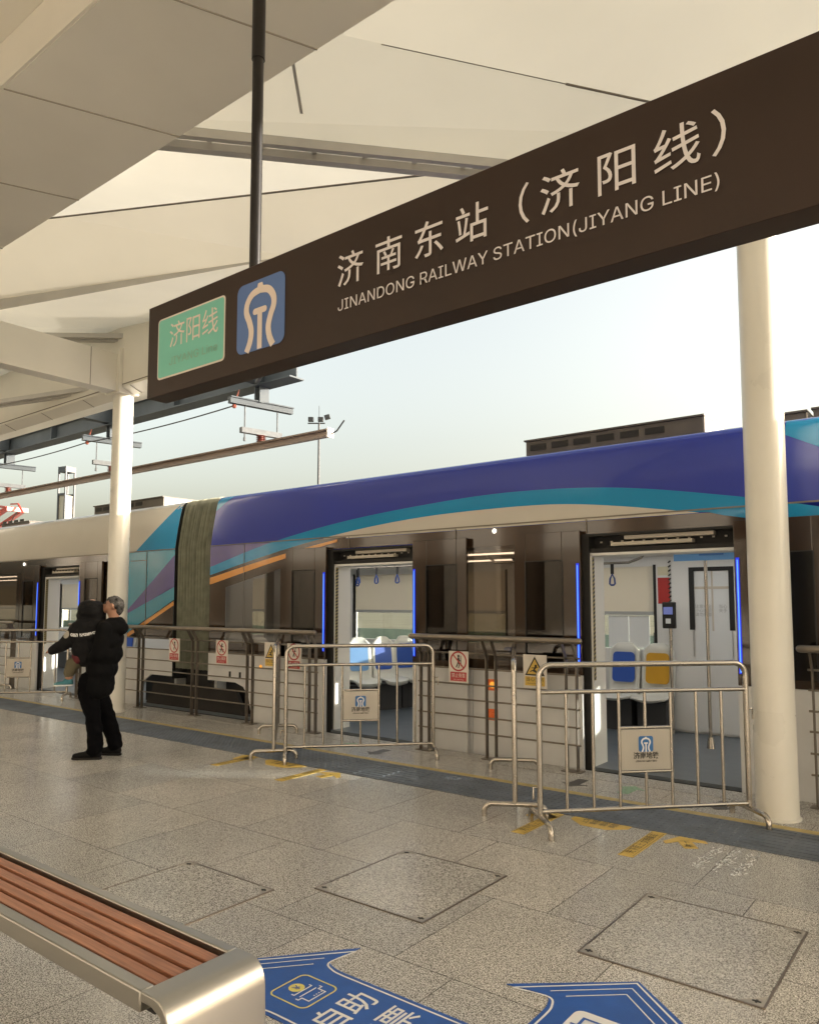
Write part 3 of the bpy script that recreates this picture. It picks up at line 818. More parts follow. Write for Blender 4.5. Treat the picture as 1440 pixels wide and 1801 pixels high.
glazed(-12.62, -11.74, .90, 2.44, [(-11.95, -11.78, 1.0, 2.15)])
build('window_band', MB().box(-6.74, -5.30, YS, YS + .035, 2.30, BT - .004), 'black_gloss', tram, smooth=False)
build('window_band', MB().box(-3.18, -1.68, YS, YS + .035, 2.29, BT - .004), 'black_gloss', tram, smooth=False)
build('window_band', MB().box(-14.25, -12.62, YS, YS + .035, 2.28, 2.44), 'black_gloss', tram, smooth=False)

# ---- doors
def door(x0, x1, top=2.29):
    """open doorway x0..x1 with leaves slid outside on both sides"""
    f = build('door_frame', MB().box(x0 - .16, x0 - .02, YS - .01, YS + .16, -.05, top).box(x1 + .02, x1 + .10, YS - .01, YS + .16, -.05, top)
              .box(x0 - .02, x1 + .02, YS + .02, YS + .17, 2.10, 2.145).box(x0 - .02, x1 + .02, YS + .13, YS + .17, 2.145, top)
              .box(x0 - .02, x1 + .02, YS - .01, YS + .10, top - .025, top), 'rubber', tram, smooth=False)
    build('jamb_lining', MB().box(x0 - .02, x0 + .002, YS + .02, YS + .30, .02, 2.09).box(x1 - .002, x1 + .02, YS + .02, YS + .30, .02, 2.09).box(x0 - .02, x1 + .02, YS + .02, YS + .34, 2.075, 2.10), 'interior_white', f, smooth=False)
    hz = MB()
    for k in range(30):
        z = .85 + k * .04
        hz.add([(x0 + .004, YS + .022, z), (x0 + .004, YS + .07, z + .02), (x0 + .004, YS + .07, z + .04), (x0 + .004, YS + .022, z + .02)], [(0, 1, 2, 3)])
    build('hazard_tape', hz, 'black_ink', f, smooth=False)
    build('hazard_tape', MB().add([(x0 + .003, YS + .021, .85), (x0 + .003, YS + .071, .85), (x0 + .003, YS + .071, 2.06), (x0 + .003, YS + .021, 2.06)], [(0, 1, 2, 3)]), 'hazard_yellow', f, smooth=False)
    w = x1 - x0
    mm = MB().box(x0 + w * .24, x0 + w * .86, YS + .05, YS + .13, 2.225, 2.262).box(x0 + w * .14, x0 + w * .72, YS + .04, YS + .13, 2.165, 2.20)
    build('door_mechanism', mm, 'mechanism', f, smooth=False, bevel=.003)
    bl = MB()
    for k in range(12): bl.box(x0 + .05 + k * w / 12.5, x0 + .07 + k * w / 12.5, YS + .115, YS + .128, 2.205, 2.22)
    build('mechanism_bolts', bl, 'mechanism', f)
    build('threshold', MB().box(x0 - .02, x1 + .02, YS - .02, YS + .35, -.03, .025), 'interior_floor', f, smooth=False)
    build('threshold_strip', MB().box(x0 - .02, x1 + .02, YS - .025, YS - .0, -.06, -.005), 'rubber', f, smooth=False)
    if x0 < -5: build('step_lamp', MB().prism(place(MB().poly(rrect(.03, .26, .014)), (x0 + .012, YS + .05, .47), (0, 1, 0), FZ).v, (.004, 0, 0)), 'lamp_white', f)
    wl_ = .745
    for a, b, s in ((x0 - .10 - wl_ + .02, x0 - .10 + .02, 1), (x1 + .01, x1 + .01 + wl_, -1)):
        m0, m1 = a + .135, b - .20
        if s < 0: m0, m1 = a + .20, b - .135
        Y0, Y1 = YS - .075, YS - .035
        lf = build('door_leaf', MB().box(a, m0, Y0, Y1, .90, 2.325).box(m1, b, Y0, Y1, .90, 2.325).box(m0, m1, Y0, Y1, 2.03, 2.325).box(m0, m1, Y0, Y1, .90, .97), 'black_gloss', tram, smooth=False, bevel=.004)
        build('leaf_window', MB().box(m0, m1, Y0 + .008, Y0 + .014, .97, 2.03), 'smoked', lf, smooth=False)
        build('leaf_lower_panel', MB().box(a + .002, b - .002, Y0 + .001, Y1 - .001, -.05, .897), 'paint_grey', lf, smooth=False)
        gm = MB()
        for q in ((m0 - .012, m0), (m1, m1 + .012)): gm.box(q[0], q[1], Y0 - .003, Y0 + .004, .96, 2.04)
        gm.box(m0, m1, Y0 - .003, Y0 + .004, 2.03, 2.042)
        build('window_gasket', gm, 'rubber', lf, smooth=False)
        xe = b - .028 if s > 0 else a + .028
        build('led_strip', MB().box(xe - .014, xe + .014, Y0 - .008, Y0 - .0005, 1.0, 2.0), 'led_blue', lf, smooth=False)
        build('led_core', MB().box(xe - .0055, xe + .0055, Y0 - .011, Y0 - .0085, 1.01, 1.98), 'led_core', lf, smooth=False)
    return f
door(-6.60, -5.30)
door(-3.12, -1.77)
door(-14.08, -12.72)

# ---- bellows
bw = MB(); nf = 11; zs = [.60, .9, 1.5, 2.1, 2.44] + UP[1:]
xs = []
for i in range(nf):
    a = -9.97 + .82 * i / nf; p_ = .82 / nf
    xs += [(a, .14), (a + p_ * .16, .02), (a + p_ * .34, .0), (a + p_ * .50, .025), (a + p_ * .62, .14)]
def bprof(z, dep): return (sy(min(z, 3.245), -.02 - dep), z - dep * .7 * max(0, min(1, (z - 3.0) / .2)) + .015)
for i, (xx, dep) in enumerate(xs):
    wob = .014 * math.sin((i // 5) * 2.3)
    ring_ = [bprof(z, dep) for z in zs]
    for y, z in ring_: bw.v.append(Vector((xx + wob * (z - 1.5), y, z)))
    for y, z in ring_[::-1]: bw.v.append(Vector((xx + wob * (z - 1.5), 2 * 8.27 - y, z)))
n = 2 * len(zs)
for i in range(len(xs) - 1):
    for k in range(n - 1): bw.f.append((i * n + k, (i + 1) * n + k, (i + 1) * n + k + 1, i * n + k + 1))
build('bellows', bw, 'bellows', tram, angle=35)

# ---- roof and its equipment
build('roof', MB().box(-9.12, 11, 7.95, 8.6, 3.246, 3.26).box(-26, -10.0, 7.95, 8.6, 3.246, 3.26), 'roof_grey', tram, smooth=False)
def roof_unit(x0, x1, z1, endm=True):
    o = build('roof_unit', MB().box(x0, x1, 7.62, 8.9, 3.20, z1), 'roof_unit', tram, smooth=False, bevel=.01)
    gm = MB()
    for k in range(6):
        a = x0 + .06 + k * .27
        if a + .2 < x1 - .1: gm.box(a, a + .2, 7.612, 7.622, 3.36, 3.43)
    build('unit_grille', gm, 'black_matt', o)
    build('unit_lid', MB().box(x0 - .015, x1 + .015, 7.60, 8.92, z1, z1 + .018), 'roof_unit', o, smooth=False)
    if endm: build('sunlit_unit_end', MB().box(x1 + .001, x1 + .014, 7.63, 8.89, 3.22, z1 - .005), 'roof_unit_sunlit', o, smooth=False)  # sunlit end face painted in as a paler sheet
roof_unit(-4.20, -2.20, 3.475)
roof_unit(-1.80, -1.28, 3.37)
roof_unit(-1.22, -.98, 3.38)
roof_unit(-.92, 1.6, 3.38)
roof_unit(-13.6, -11.35, 3.46)
roof_unit(-17.5, -16.2, 3.36, False)
pt = build('pantograph', MB().bar((-20.4, 8.1, 3.34), (-18.35, 8.1, 3.86), .09, .09).bar((-20.4, 8.5, 3.34), (-18.35, 8.5, 3.86), .09, .09), 'panto_red', tram)
build('pantograph_arm', MB().bar((-18.3, 8.2, 3.86), (-20.1, 8.25, 4.12), .05, .05).bar((-18.3, 8.45, 3.86), (-20.1, 8.35, 4.12), .05, .05).bar((-18.3, 8.05, 3.84), (-18.3, 8.55, 3.84), .10, .10)
      .bar((-18.62, 8.3, 4.0), (-18.25, 8.3, 3.98), .03, .03).bar((-18.25, 8.3, 3.98), (-18.0, 8.3, 3.76), .03, .03), 'panto_red', pt)
build('pantograph_strut', MB().tube((-18.3, 8.3, 3.78), (-18.9, 8.3, 3.34), .012, 6).tube((-18.5, 8.3, 3.93), (-20.0, 8.3, 4.02), .014, 6), 'mast', pt)

# ---- interior
YF = 9.50
build('interior_floor', MB().box(-24, 8, YS + .05, YF, -.02, .02), 'interior_floor', tram, smooth=False)
build('interior_ceiling', MB().box(-24, 8, YS + .18, YF + .06, 2.20, 2.24), 'interior_white', tram, smooth=False)
lmps = MB()
for x0, x1 in ((-24, -10.6), (-8.9, 7.5)): lmps.box(x0, x1, 7.62, 7.74, 2.188, 2.199).box(x0, x1, 8.78, 8.90, 2.188, 2.199)
build('ceiling_lamp', lmps, 'lamp_interior', tram, smooth=False)
def far_wall(x0, x1, wins):
    mb = MB(); cur = x0
    for a, b in wins:
        mb.box(cur, a, YF, YF + .08, .02, 2.2); mb.box(a, b, YF, YF + .08, .02, 1.02); mb.box(a, b, YF, YF + .08, 2.08, 2.2); cur = b
    mb.box(cur, x1, YF, YF + .08, .02, 2.2)
    build('far_wall', mb, 'interior_white', tram, smooth=False)
    for a, b in wins:
        w = build('far_window', MB().box(a, b, YF + .05, YF + .058, 1.02, 2.08), 'clear_glass', tram, smooth=False)
        build('window_blind', MB().box(a + .01, b - .01, YF + .02, YF + .0225, 1.50, 2.08), 'blind', w, smooth=False)
        build('blind_bar', MB().box(a + .01, b - .01, YF + .012, YF + .032, 1.455, 1.50), 'interior_grey', w, smooth=False)
        build('window_rubber', MB().box(a - .035, a, YF - .006, YF + .05, 1.0, 2.1).box(b, b + .035, YF - .006, YF + .05, 1.0, 2.1), 'rubber', w, smooth=False)
fw_b = [(-8.55, -7.12), (-6.6, -5.6), (-4.60, -3.42), (.3, 1.8)]
far_wall(-9.1, 8, fw_b)
far_wall(-24, -10.05, [(-22, -20), (-18.4, -16.8), (-15.9, -14.6), (-11.9, -10.6)])
build('dado', MB().box(-9.1, -3.2, YF - .012, YF - .002, .02, .42).box(-24, -10.1, YF - .012, YF - .002, .02, .42), 'interior_dark', tram, smooth=False)
# near wall lining between the doors, so the tinted windows look into a real saloon
for x0, x1 in ((-5.28, -4.64), (-3.84, -3.16), (-7.55, -6.78)):
    build('wall_lining', MB().box(x0, x1, YS + .06, YS + .09, .02, 2.2), 'interior_grey', tram, smooth=False)
# gangway end wall of the middle car
build('end_wall', MB().box(-9.1, -9.04, YS + .1, 7.7, .02, 2.2).box(-9.1, -9.04, 8.85, YF, .02, 2.2), 'interior_grey', tram, smooth=False)
build('end_wall', MB().box(-10.08, -10.03, YS + .1, 7.7, .02, 2.2).box(-10.08, -10.03, 8.85, YF, .02, 2.2), 'interior_grey', tram, smooth=False)
# opposite door seen through the right doorway
od = build('far_door', MB().box(-3.18, -2.93, YF - .03, YF - .004, .05, 2.16).box(-2.46, -2.18, YF - .03, YF - .004, .05, 2.16).box(-2.93, -2.46, YF - .03, YF - .004, .05, .95).box(-2.93, -2.46, YF - .03, YF - .004, 2.04, 2.16), 'interior_white', tram, smooth=False)
build('far_door_window', MB().box(-2.90, -2.49, YF - .022, YF - .016, .98, 2.01), 'poster_white', od, smooth=False)
build('far_door_gasket', MB().box(-2.965, -2.905, YF - .036, YF - .028, 1.28, 2.05).box(-2.495, -2.435, YF - .036, YF - .028, 1.28, 2.05).box(-2.905, -2.495, YF - .036, YF - .028, 2.0, 2.05), 'rubber', od, smooth=False)
build('far_door_notice', MB().box(-2.90, -2.47, YF - .04, YF - .034, .90, 1.27), 'poster_white', od, smooth=False)
hz = MB()
for k in range(34): hz.bar((-3.215, YF - .034, .3 + k * .055), (-3.185, YF - .034, .325 + k * .055), .006, .018)
build('far_door_hazard_tape', hz, 'black_ink', od, smooth=False)
build('far_door_shut_line', MB().box(-2.70, -2.68, YF - .026, YF - .021, .98, 2.01).box(-2.90, -2.49, YF - .028, YF - .0225, 1.78, 1.81), 'mechanism', od, smooth=False)
nt_ = MB()
nt_.merge(place(text('注意安全\n小心台阶\n请勿倚靠', .05), (-2.80, YF - .0245, 1.55), FX, FZ)); nt_.merge(place(text('当心\n夹手', .05), (-2.57, YF - .0245, 1.55), FX, FZ))
build('far_door_lettering', nt_, 'interior_grey', od, smooth=False)
def card(name, x0, x1, z0, z1, m, y=YF - .006): return build(name, MB().box(x0, x1, y - .004, y, z0, z1), m, tram, smooth=False)
card('notice', -3.36, -3.16 - .05, 1.60, 1.93, 'poster_red')
card('notice', -3.36, -3.22, 1.96, 2.07, 'poster_cream')
for a_, b_ in ((-4.05, -3.775), (-3.77, -3.50)): card('window_sheet', a_, b_, 1.03, 1.448, 'poster_white', YF + .046)
card('notice', -9.0, -8.75, 1.45, 1.85, 'poster_white')
rd = build('card_reader', MB().box(-3.20, -3.05, 9.16, 9.24, 1.30, 1.62), 'black_matt', tram, bevel=.012)
build('reader_screen', MB().box(-3.18, -3.07, 9.155, 9.162, 1.47, 1.56), 'screen', rd)
build('reader_button', MB().box(-3.155, -3.095, 9.152, 9.161, 1.36, 1.42), 'poster_white', rd)
build('reader_post', MB().tube((-3.12, 9.22, .03), (-3.12, 9.22, 1.30), .018, 12), 'steel', rd)
pole = build('grab_pole', MB().tube((-2.51, 8.62, .02), (-2.51, 8.62, 2.2), .019, 16), 'steel', tram)
build('pole_base', MB().ring([(-2.51, 8.62, .02), (-2.51, 8.62, .14)], [.045, .028], 16), 'steel', pole)
build('grab_rail', MB().ring([(-8.9, 9.0, 2.19), (-8.8, 9.0, 2.175), (-6.7, 9.0, 2.175), (-6.6, 9.0, 2.19)], .016, 10).ring([(-4.9, 8.5, 2.19), (-4.8, 8.5, 2.08), (-3.35, 8.5, 2.08), (-3.2, 8.5, 2.13), (-3.15, 8.5, 2.19)], .016, 10)
      .ring([(-4.9, 7.9, 2.19), (-4.8, 7.9, 2.1), (-3.6, 7.9, 2.1), (-3.5, 7.9, 2.19)], .016, 10), 'steel', tram)
card('route_panel', -2.72, -2.0, 2.06, 2.155, 'poster_blue', 8.2)
card('route_panel_title', -2.45, -2.2, 2.11, 2.145, 'logo_blue', 8.194)
def strap(x, y, z, q=.78):
    s = build('strap_hanger', MB().box(x - .02, x + .02, y - .004, y + .004, z - .12, z), 'black_matt', tram)
    lp = [(x + a * q, y, z - .12 - b * q) for a, b in ((0, 0), (.035, .07), (.042, .145), (.02, .165), (-.02, .165), (-.042, .145), (-.035, .07))]
    build('strap_loop', MB().ring(lp, .012, 8, closed=True), 'strap_blue', s)
for xx in (-8.02, -7.64, -7.22): strap(xx, 9.0, 2.17)
strap(-7.86, 8.8, 2.13); strap(-3.55, 8.5, 2.07)

def seat(x, y, rz, pad, both=True):
    """moulded seat shell facing local -Y, rotated by rz"""
    M = Matrix.Translation((x, y, 0)) @ Matrix.Rotation(rz, 4, 'Z')
    sh = MB(); prof_ = [(-.22, .40), (-.23, .43), (-.10, .445), (.10, .43), (.17, .46), (.20, .55), (.235, .80), (.25, 1.0), (.25, 1.10)]
    wd = [.17, .20, .21, .21, .20, .20, .205, .19, .13]
    nn = 9
    for (py, pz), w in zip(prof_, wd):
        for k in range(nn):
            u = -1 + 2 * k / (nn - 1)
            sh.v.append(Vector((u * w, py - .035 * u * u * (1 if pz > .5 else 0), pz + (.03 * u * u if pz < .5 else 0) - (.05 * abs(u) ** 4 if pz > 1.05 else 0))))
    for i in range(len(prof_) - 1):
        for k in range(nn - 1): sh.f.append((i * nn + k, i * nn + k + 1, (i + 1) * nn + k + 1, (i + 1) * nn + k))
    s = build('passenger_seat', MB().merge(sh, M), 'seat_shell', tram, angle=60)
    so = s.modifiers.new('thick', 'SOLIDIFY'); so.thickness = .03; so.offset = 1
    pd = MB()
    for pts in ([(p[0] * (1 - .12 * p[1]), p[1] + .79) for p in rrect(.29, .38, .05, 4)],):
        for (u, z) in pts: pd.v.append(Vector((u, .205 - .03 + (z - .6) * .12 - .012, z)))
        pd.f.append(tuple(range(len(pts))))
    pm = build('seat_pad', MB().merge(pd, M), pad, s, smooth=False)
    so = pm.modifiers.new('thick', 'SOLIDIFY'); so.thickness = .02; so.offset = 0
    build('seat_stand', MB().merge(MB().box(-.18, .18, -.05, .19, .02, .40), M), 'interior_dark', s, smooth=False)
    return s
seat(-3.80, 9.22, 0, 'seat_blue'); seat(-3.36, 9.22, 0, 'seat_yellow')
seat(-7.24, 8.84, R(70), 'seat_blue'); seat(-7.17, 9.28, R(70), 'seat_blue')
seat(-7.36, 8.38, R(62), 'seat_blue_light')
seat(-8.4, 7.5, R(90), 'seat_blue'); seat(-5.0, 9.22, 0, 'seat_blue'); seat(-5.45, 9.22, 0, 'seat_blue')
seat(-4.2, 7.30, R(180), 'seat_blue')
for k in range(4): seat(-16.6 + k * .48, 9.22, 0, 'seat_blue')
build('partition', MB().box(-8.95, -8.5, 8.05, 8.09, .02, 2.19), 'interior_grey', tram, smooth=False)

# ---- small lamps on the body
build('body_lamp', MB().ball((-4.22, YS - .014, 2.385), .026, 12, 1, .5, 1), 'lamp_white', tram)
build('body_lamp', MB().ball((-14.9, YS - .012, 2.37), .03, 12, 1, .5, 1), 'lamp_white', tram)
for z, m in ((.735, 'lamp_amber'), (.42, 'lamp_orange')):
    bz = build('marker_lamp_bezel', MB().box(-4.32, -4.20, YS - .012, YS - .003, z - .06, z + .06), 'lamp_orange', tram, bevel=.004)
    build('marker_lamp', MB().ball((-4.26, YS - .014, z), .036, 12, 1, .4, 1), m, bz)
build('marker_lamp', MB().ball((-7.96, YS - .014, .74), .026, 12, 1, .4, 1), 'lamp_amber', tram)

# ================================================================== RAILINGS
def railing(x0, x1, posts, label, y=6.70):
    r = thing('platform_railing', label, 'railing', ((x0 + x1) / 2, y, 0), 0, 'bronze railings along the platform edge')
    h = build('handrail', MB().ring([(x0, y - .10, 1.245), (x1, y - .10, 1.245)], .03, 20).ball((x0, y - .10, 1.245), .03, 14).ball((x1, y - .10, 1.245), .03, 14), 'rail_bronze', r)
    for px_ in posts:
        for o in (-.055, .055):
            build('post', MB().bar((px_ + o, y, 0), (px_ + o, y, 1.075), .045, .012, (1, 0, 0)).bar((px_ + o, y, 1.06), (px_ + o, y - .095, 1.225), .045, .012, (1, 0, 0)), 'post_bronze', r, smooth=False)
        build('base_plate', MB().box(px_ - .10, px_ + .10, y - .05, y + .06, .005, .014), 'post_bronze', r, smooth=False)
    for z in (1.075, .915, .75, .59, .42, .255):
        build('bar', MB().tube((posts[0] - .09, y, z), (posts[-1] + .09, y, z), .009, 8), 'rail_bronze', r)
    return r
railing(-12.45, -6.60, (-12.3, -11.4, -10.46, -9.10, -7.90, -6.72), 'bronze railing by the bellows carrying four small signs, behind the man')
railing(-5.10, -3.10, (-4.98, -4.13, -3.23), 'short bronze railing between the two near tram doors')
railing(-1.22, 4.4, (-1.10, .2, 1.5, 2.9, 4.28), 'bronze railing behind the nearest cream column')
railing(-22, -14.55, (-21.8, -20.4, -19.0, -17.6, -16.1, -14.7), 'bronze railing left of the farthest open tram door')

def safety_sign(x, w, h, z, kind, words, sub, label):
    s = thing('safety_sign', label, 'sign', (x, 6.675, z), 0, 'small safety signs fixed to the railings')
    y = 6.676
    build('panel', MB().box(x - w / 2, x + w / 2, y, y + .006, z - h / 2, z + h / 2), 'sign_panel', s, bevel=.002)
    f = lambda mb, dz, lay: place(mb, (x, y - .001 - .0008 * lay, z + dz), FX, FZ)
    if kind == 'warn':
        tri = [(-.11, -.085, 0), (.11, -.085, 0), (0, .105, 0)]; t2 = [(a * .78, b * .78 - .004, 0) for a, b, _ in tri]
        e = build('symbol', f(MB().poly(tri), .045, 1), 'black_ink', s, smooth=False)
        build('symbol_field', f(MB().poly(t2), .045, 2), 'warn_yellow', e, smooth=False)
        pg = MB().poly([(p[0] * .8 + .012, p[1] * .8 + .012, 0) for p in disc(.016)])
        pg.merge(stroke([(.012, .0), (-.01, -.03), (.02, -.045)], .016)); pg.merge(stroke([(-.05, -.05), (-.03, -.035), (.0, -.045), (.03, -.06)], .009)); pg.merge(stroke([(-.035, -.01), (-.005, -.008), (.035, .0)], .008))
        build('pictogram', f(pg, .045, 3), 'black_ink', e, smooth=False)
        b = build('caption_field', f(MB().poly([(-w * .42, -.045, 0), (w * .42, -.045, 0), (w * .42, .045, 0), (-w * .42, .045, 0)]), -.095, 1), 'warn_yellow', s, smooth=False)
        build('caption', f(text(words, .046, w * .74), -.092, 2), 'black_ink', b, smooth=False)
        build('caption_subtitle', f(text(sub, .02, w * .66), -.122, 2), 'black_ink', b, smooth=False)
    else:
        r = min(w * .40, .098)
        e = build('symbol', f(stroke([(p[0], p[1]) for p in disc(r, 36)], .017, True).merge(stroke([(-r * .7, r * .7), (r * .7, -r * .7)], .015)), h * .18, 3), 'sign_red', s, smooth=False)
        pg = MB()
        if kind == 'lean':
            pg.poly(disc(.014, 12, .002, .055)).merge(stroke([(.0, .04), (.004, -.01)], .026)).merge(stroke([(.0, -.005), (-.012, -.035), (-.028, -.065)], .014)).merge(stroke([(.006, -.01), (.012, -.04), (.0, -.07)], .012)).merge(stroke([(.03, .06), (.034, -.05)], .008)).merge(stroke([(.0, .035), (.025, .0)], .01))
        elif kind == 'smoke':
            pg.merge(stroke([(.01, .05), (.018, .02), (0, -.03), (-.005, -.06)], .014)).poly(disc(.015, 12, .012, .045))
        elif kind == 'climb':
            pg.poly(disc(.014, 12, .01, .05)).merge(stroke([(.005, .04), (-.005, -.01)], .022)).merge(stroke([(-.04, .03), (.0, .03), (.04, .01)], .011)).merge(stroke([(-.035, -.06), (-.005, -.01), (.03, -.06)], .013)).merge(stroke([(-.05, -.02), (.05, -.02)], .008))
        else:
            pg.poly(disc(.013, 12, .0, .055)).merge(stroke([(-.02, .05), (.01, -.06)], .014)).merge(stroke([(.03, .05), (-.02, -.06)], .012)).merge(stroke([(-.035, .0), (.035, .01)], .012))
        build('pictogram', f(pg, h * .18, 2), 'black_ink', e, smooth=False)
        b = build('caption_field', f(MB().poly([(-w * .41, -.048, 0), (w * .41, -.048, 0), (w * .41, .048, 0), (-w * .41, .048, 0)]), -h * .31, 1), 'sign_red', s, smooth=False)
        build('caption', f(text(words, .05, w * .68), -h * .31 - .006, 2), 'sign_panel', b, smooth=False)
        build('caption_subtitle', f(text(sub, .022, w * .5), -h * .31 - .036, 2), 'sign_panel', b, smooth=False)
    return s
safety_sign(-9.57, .26, .33, .925, 'smoke', '禁止吸烟', 'No Smoking', 'red and white no smoking sign on the railing in front of the bellows')
safety_sign(-8.47, .26, .33, .93, 'climb', '禁止攀爬', 'No Climbing', 'red and white no climbing sign on the railing just right of the bellows')
safety_sign(-7.46, .26, .33, .93, 'warn', '当心坠落', 'Warning falling', 'yellow triangle warning sign on the railing beside the far barrier')
safety_sign(-7.03, .26, .33, .93, 'cross', '禁止跨越', 'No Crossing', 'red and white prohibition sign behind the corner of the far barrier')
safety_sign(-4.52, .25, .33, .93, 'lean', '禁止倚靠', 'No Leaning', 'red and white no leaning sign on the short railing')
safety_sign(-3.61, .26, .33, .93, 'warn', '当心夹伤', 'Warning hands pinching', 'yellow triangle warning sign on the short railing behind the near barrier')

# ================================================================== CROWD BARRIERS
def arc_pts(p, r=.09):
    return p
def make_barrier(name, label, loc, rz, L=1.58, plate=True, feet=.46):
    b = thing(name, label, 'barrier', loc, rz, 'steel crowd barriers on the platform')
    H = 1.16; h = L / 2; r = .09
    pts = [(-h, 0, .10), (-h, 0, H - r)]
    for k in range(1, 6): a = R(90 * k / 6); pts.append((-h + r * (1 - math.cos(a)), 0, H - r + r * math.sin(a)))
    pts.append((-h + r, 0, H)); pts.append((h - r, 0, H))
    for k in range(1, 6): a = R(90 * k / 6); pts.append((h - r + r * math.sin(a), 0, H - r + r * math.cos(a)))
    pts += [(h, 0, H - r), (h, 0, .10)]
    build('frame', MB().ring(pts, .0205, 14), 'steel', b, local=True)
    build('rail', MB().tube((-h, 0, .965), (h, 0, .965), .016, 12), 'steel', b, local=True)
    build('rail', MB().tube((-h, 0, .13), (h, 0, .13), .016, 12), 'steel', b, local=True)
    xs_ = [-h + L * (k + 1) / 8 for k in range(7)]
    for k, xx in enumerate(xs_):
        if plate and k == 3:
            build('upright', MB().tube((xx, 0, .70), (xx, 0, .965), .0115, 10), 'steel', b, local=True); build('upright', MB().tube((xx, 0, .13), (xx, 0, .39), .0115, 10), 'steel', b, local=True)
        else: build('upright', MB().tube((xx, 0, .13), (xx, 0, .965), .0115, 10), 'steel', b, local=True)
    for sx in (-h, h):
        f = feet / 2; fr = [(sx, -f, .0), (sx, -f, .035)]
        for k in range(1, 6): a = R(90 * k / 6); fr.append((sx, -f + .06 * (1 - math.cos(a)), .035 + .06 * math.sin(a)))
        fr += [(sx, -f + .06, .095), (sx, f - .06, .095)]
        for k in range(1, 6): a = R(90 * k / 6); fr.append((sx, f - .06 + .06 * math.sin(a), .035 + .06 * math.cos(a)))
        fr += [(sx, f, .035), (sx, f, 0)]
        build('foot', MB().ring(fr, .0205, 14), 'steel', b, local=True)
    build('hook', MB().ring([(-h - .02, 0, .30), (-h - .05, 0, .30), (-h - .05, 0, .22)], .008, 8).ring([(h + .02, 0, .82), (h + .05, 0, .82), (h + .05, 0, .74)], .008, 8), 'steel', b, local=True)
    if plate:
        x0, x1 = xs_[2], xs_[4]
        build('plate_bar', MB().tube((x0, 0, .70), (x1, 0, .70), .011, 10), 'steel', b, local=True)
        build('plate_bar', MB().tube((x0, 0, .385), (x1, 0, .385), .011, 10), 'steel', b, local=True)
        pl = build('plate', MB().box(x0 + .012, x1 - .012, -.004, .004, .398, .688), 'plate_steel', b, local=True)
        cx = (x0 + x1) / 2
        P = lambda mb, z, l: place(mb, (cx, -.0045 - .0007 * l, z), FX, FZ)
        build('logo_field', P(MB().poly(rrect(.112, .112, .016)), .583, 1), 'logo_blue', pl, local=True, smooth=False)
        build('logo_mark', P(logo_mark(.112), .583, 2), 'white_vinyl', pl, local=True, smooth=False)
        build('lettering', P(text('济南地铁', .05, .195, bold=.0012), .482, 1).merge(P(text('JINAN METRO', .022, .165, bold=.0006), .455, 1)), 'black_ink', pl, local=True, smooth=False)
    return b
ang = math.atan2(1.155, 1.115)
make_barrier('crowd_barrier', 'steel barrier with metro logo plate in front of the right tram door', (-2.045, 5.44, 0), ang, 1.60)
make_barrier('crowd_barrier', 'steel barrier seen end on, standing left of the right tram door barrier', (-3.315, 5.75, 0), math.atan2(1.44, -.83), 1.62)
make_barrier('crowd_barrier', 'steel barrier with metro logo plate in front of the middle tram door', (-5.27, 5.96, 0), ang, 1.54)
make_barrier('crowd_barrier', 'steel barrier seen end on, left of the middle tram door barrier', (-6.48, 5.89, 0), math.atan2(1.23, -1.28), 1.60)
make_barrier('crowd_barrier', 'steel barrier with metro logo plate across the farthest open door, left of the man', (-12.85, 5.95, 0), ang, 1.56)
make_barrier('crowd_barrier', 'steel barrier folded back at the left edge beyond the logo plate barrier', (-14.0, 5.9, 0), math.atan2(1.0, -1.2), 1.56)

# ================================================================== BENCH
bn = thing('platform_bench', 'long bench of red brown wooden slats in a brushed steel frame', 'bench', (-3.5, 1.565, 0))
BX = -2.11
for k in range(4):
    y0 = 1.446 + k * .0645
    build('slat', MB().box(-6.2, BX - .001, y0, y0 + .047, .375, .412), 'wood', bn, bevel=.0025)
build('side_rail', MB().box(-6.2, BX, 1.38, 1.432, .355, .42), 'steel_sheet', bn, bevel=.006)
build('side_rail', MB().box(-6.2, BX, 1.712, 1.755, .355, .42), 'steel_sheet', bn, bevel=.006)
build('under_tray', MB().box(-6.1, BX, 1.433, 1.711, .33, .345), 'black_matt', bn)
ec = [(BX, .42), (BX + .07, .42)]
for k in range(1, 9): a = R(90 * k / 8); ec.append((BX + .07 + .075 * math.sin(a), .345 + .075 * math.cos(a)))
ec += [(BX + .15, .2), (BX + .152, .0), (BX + .13, .0), (BX + .128, .2), (BX + .122, .34), (BX + .10, .375), (BX + .06, .39), (BX, .39)]
build('end_leg', MB().prism([(x, 1.38, z) for x, z in ec], (0, .375, 0)), 'steel_sheet', bn, bevel=.004, angle=35)
build('end_leg', MB().box(-6.33, -6.2, 1.38, 1.755, 0, .42), 'steel_sheet', bn, bevel=.01)
build('middle_leg', MB().box(-4.3, -4.16, 1.45, 1.70, 0, .33), 'steel_sheet', bn, bevel=.005)

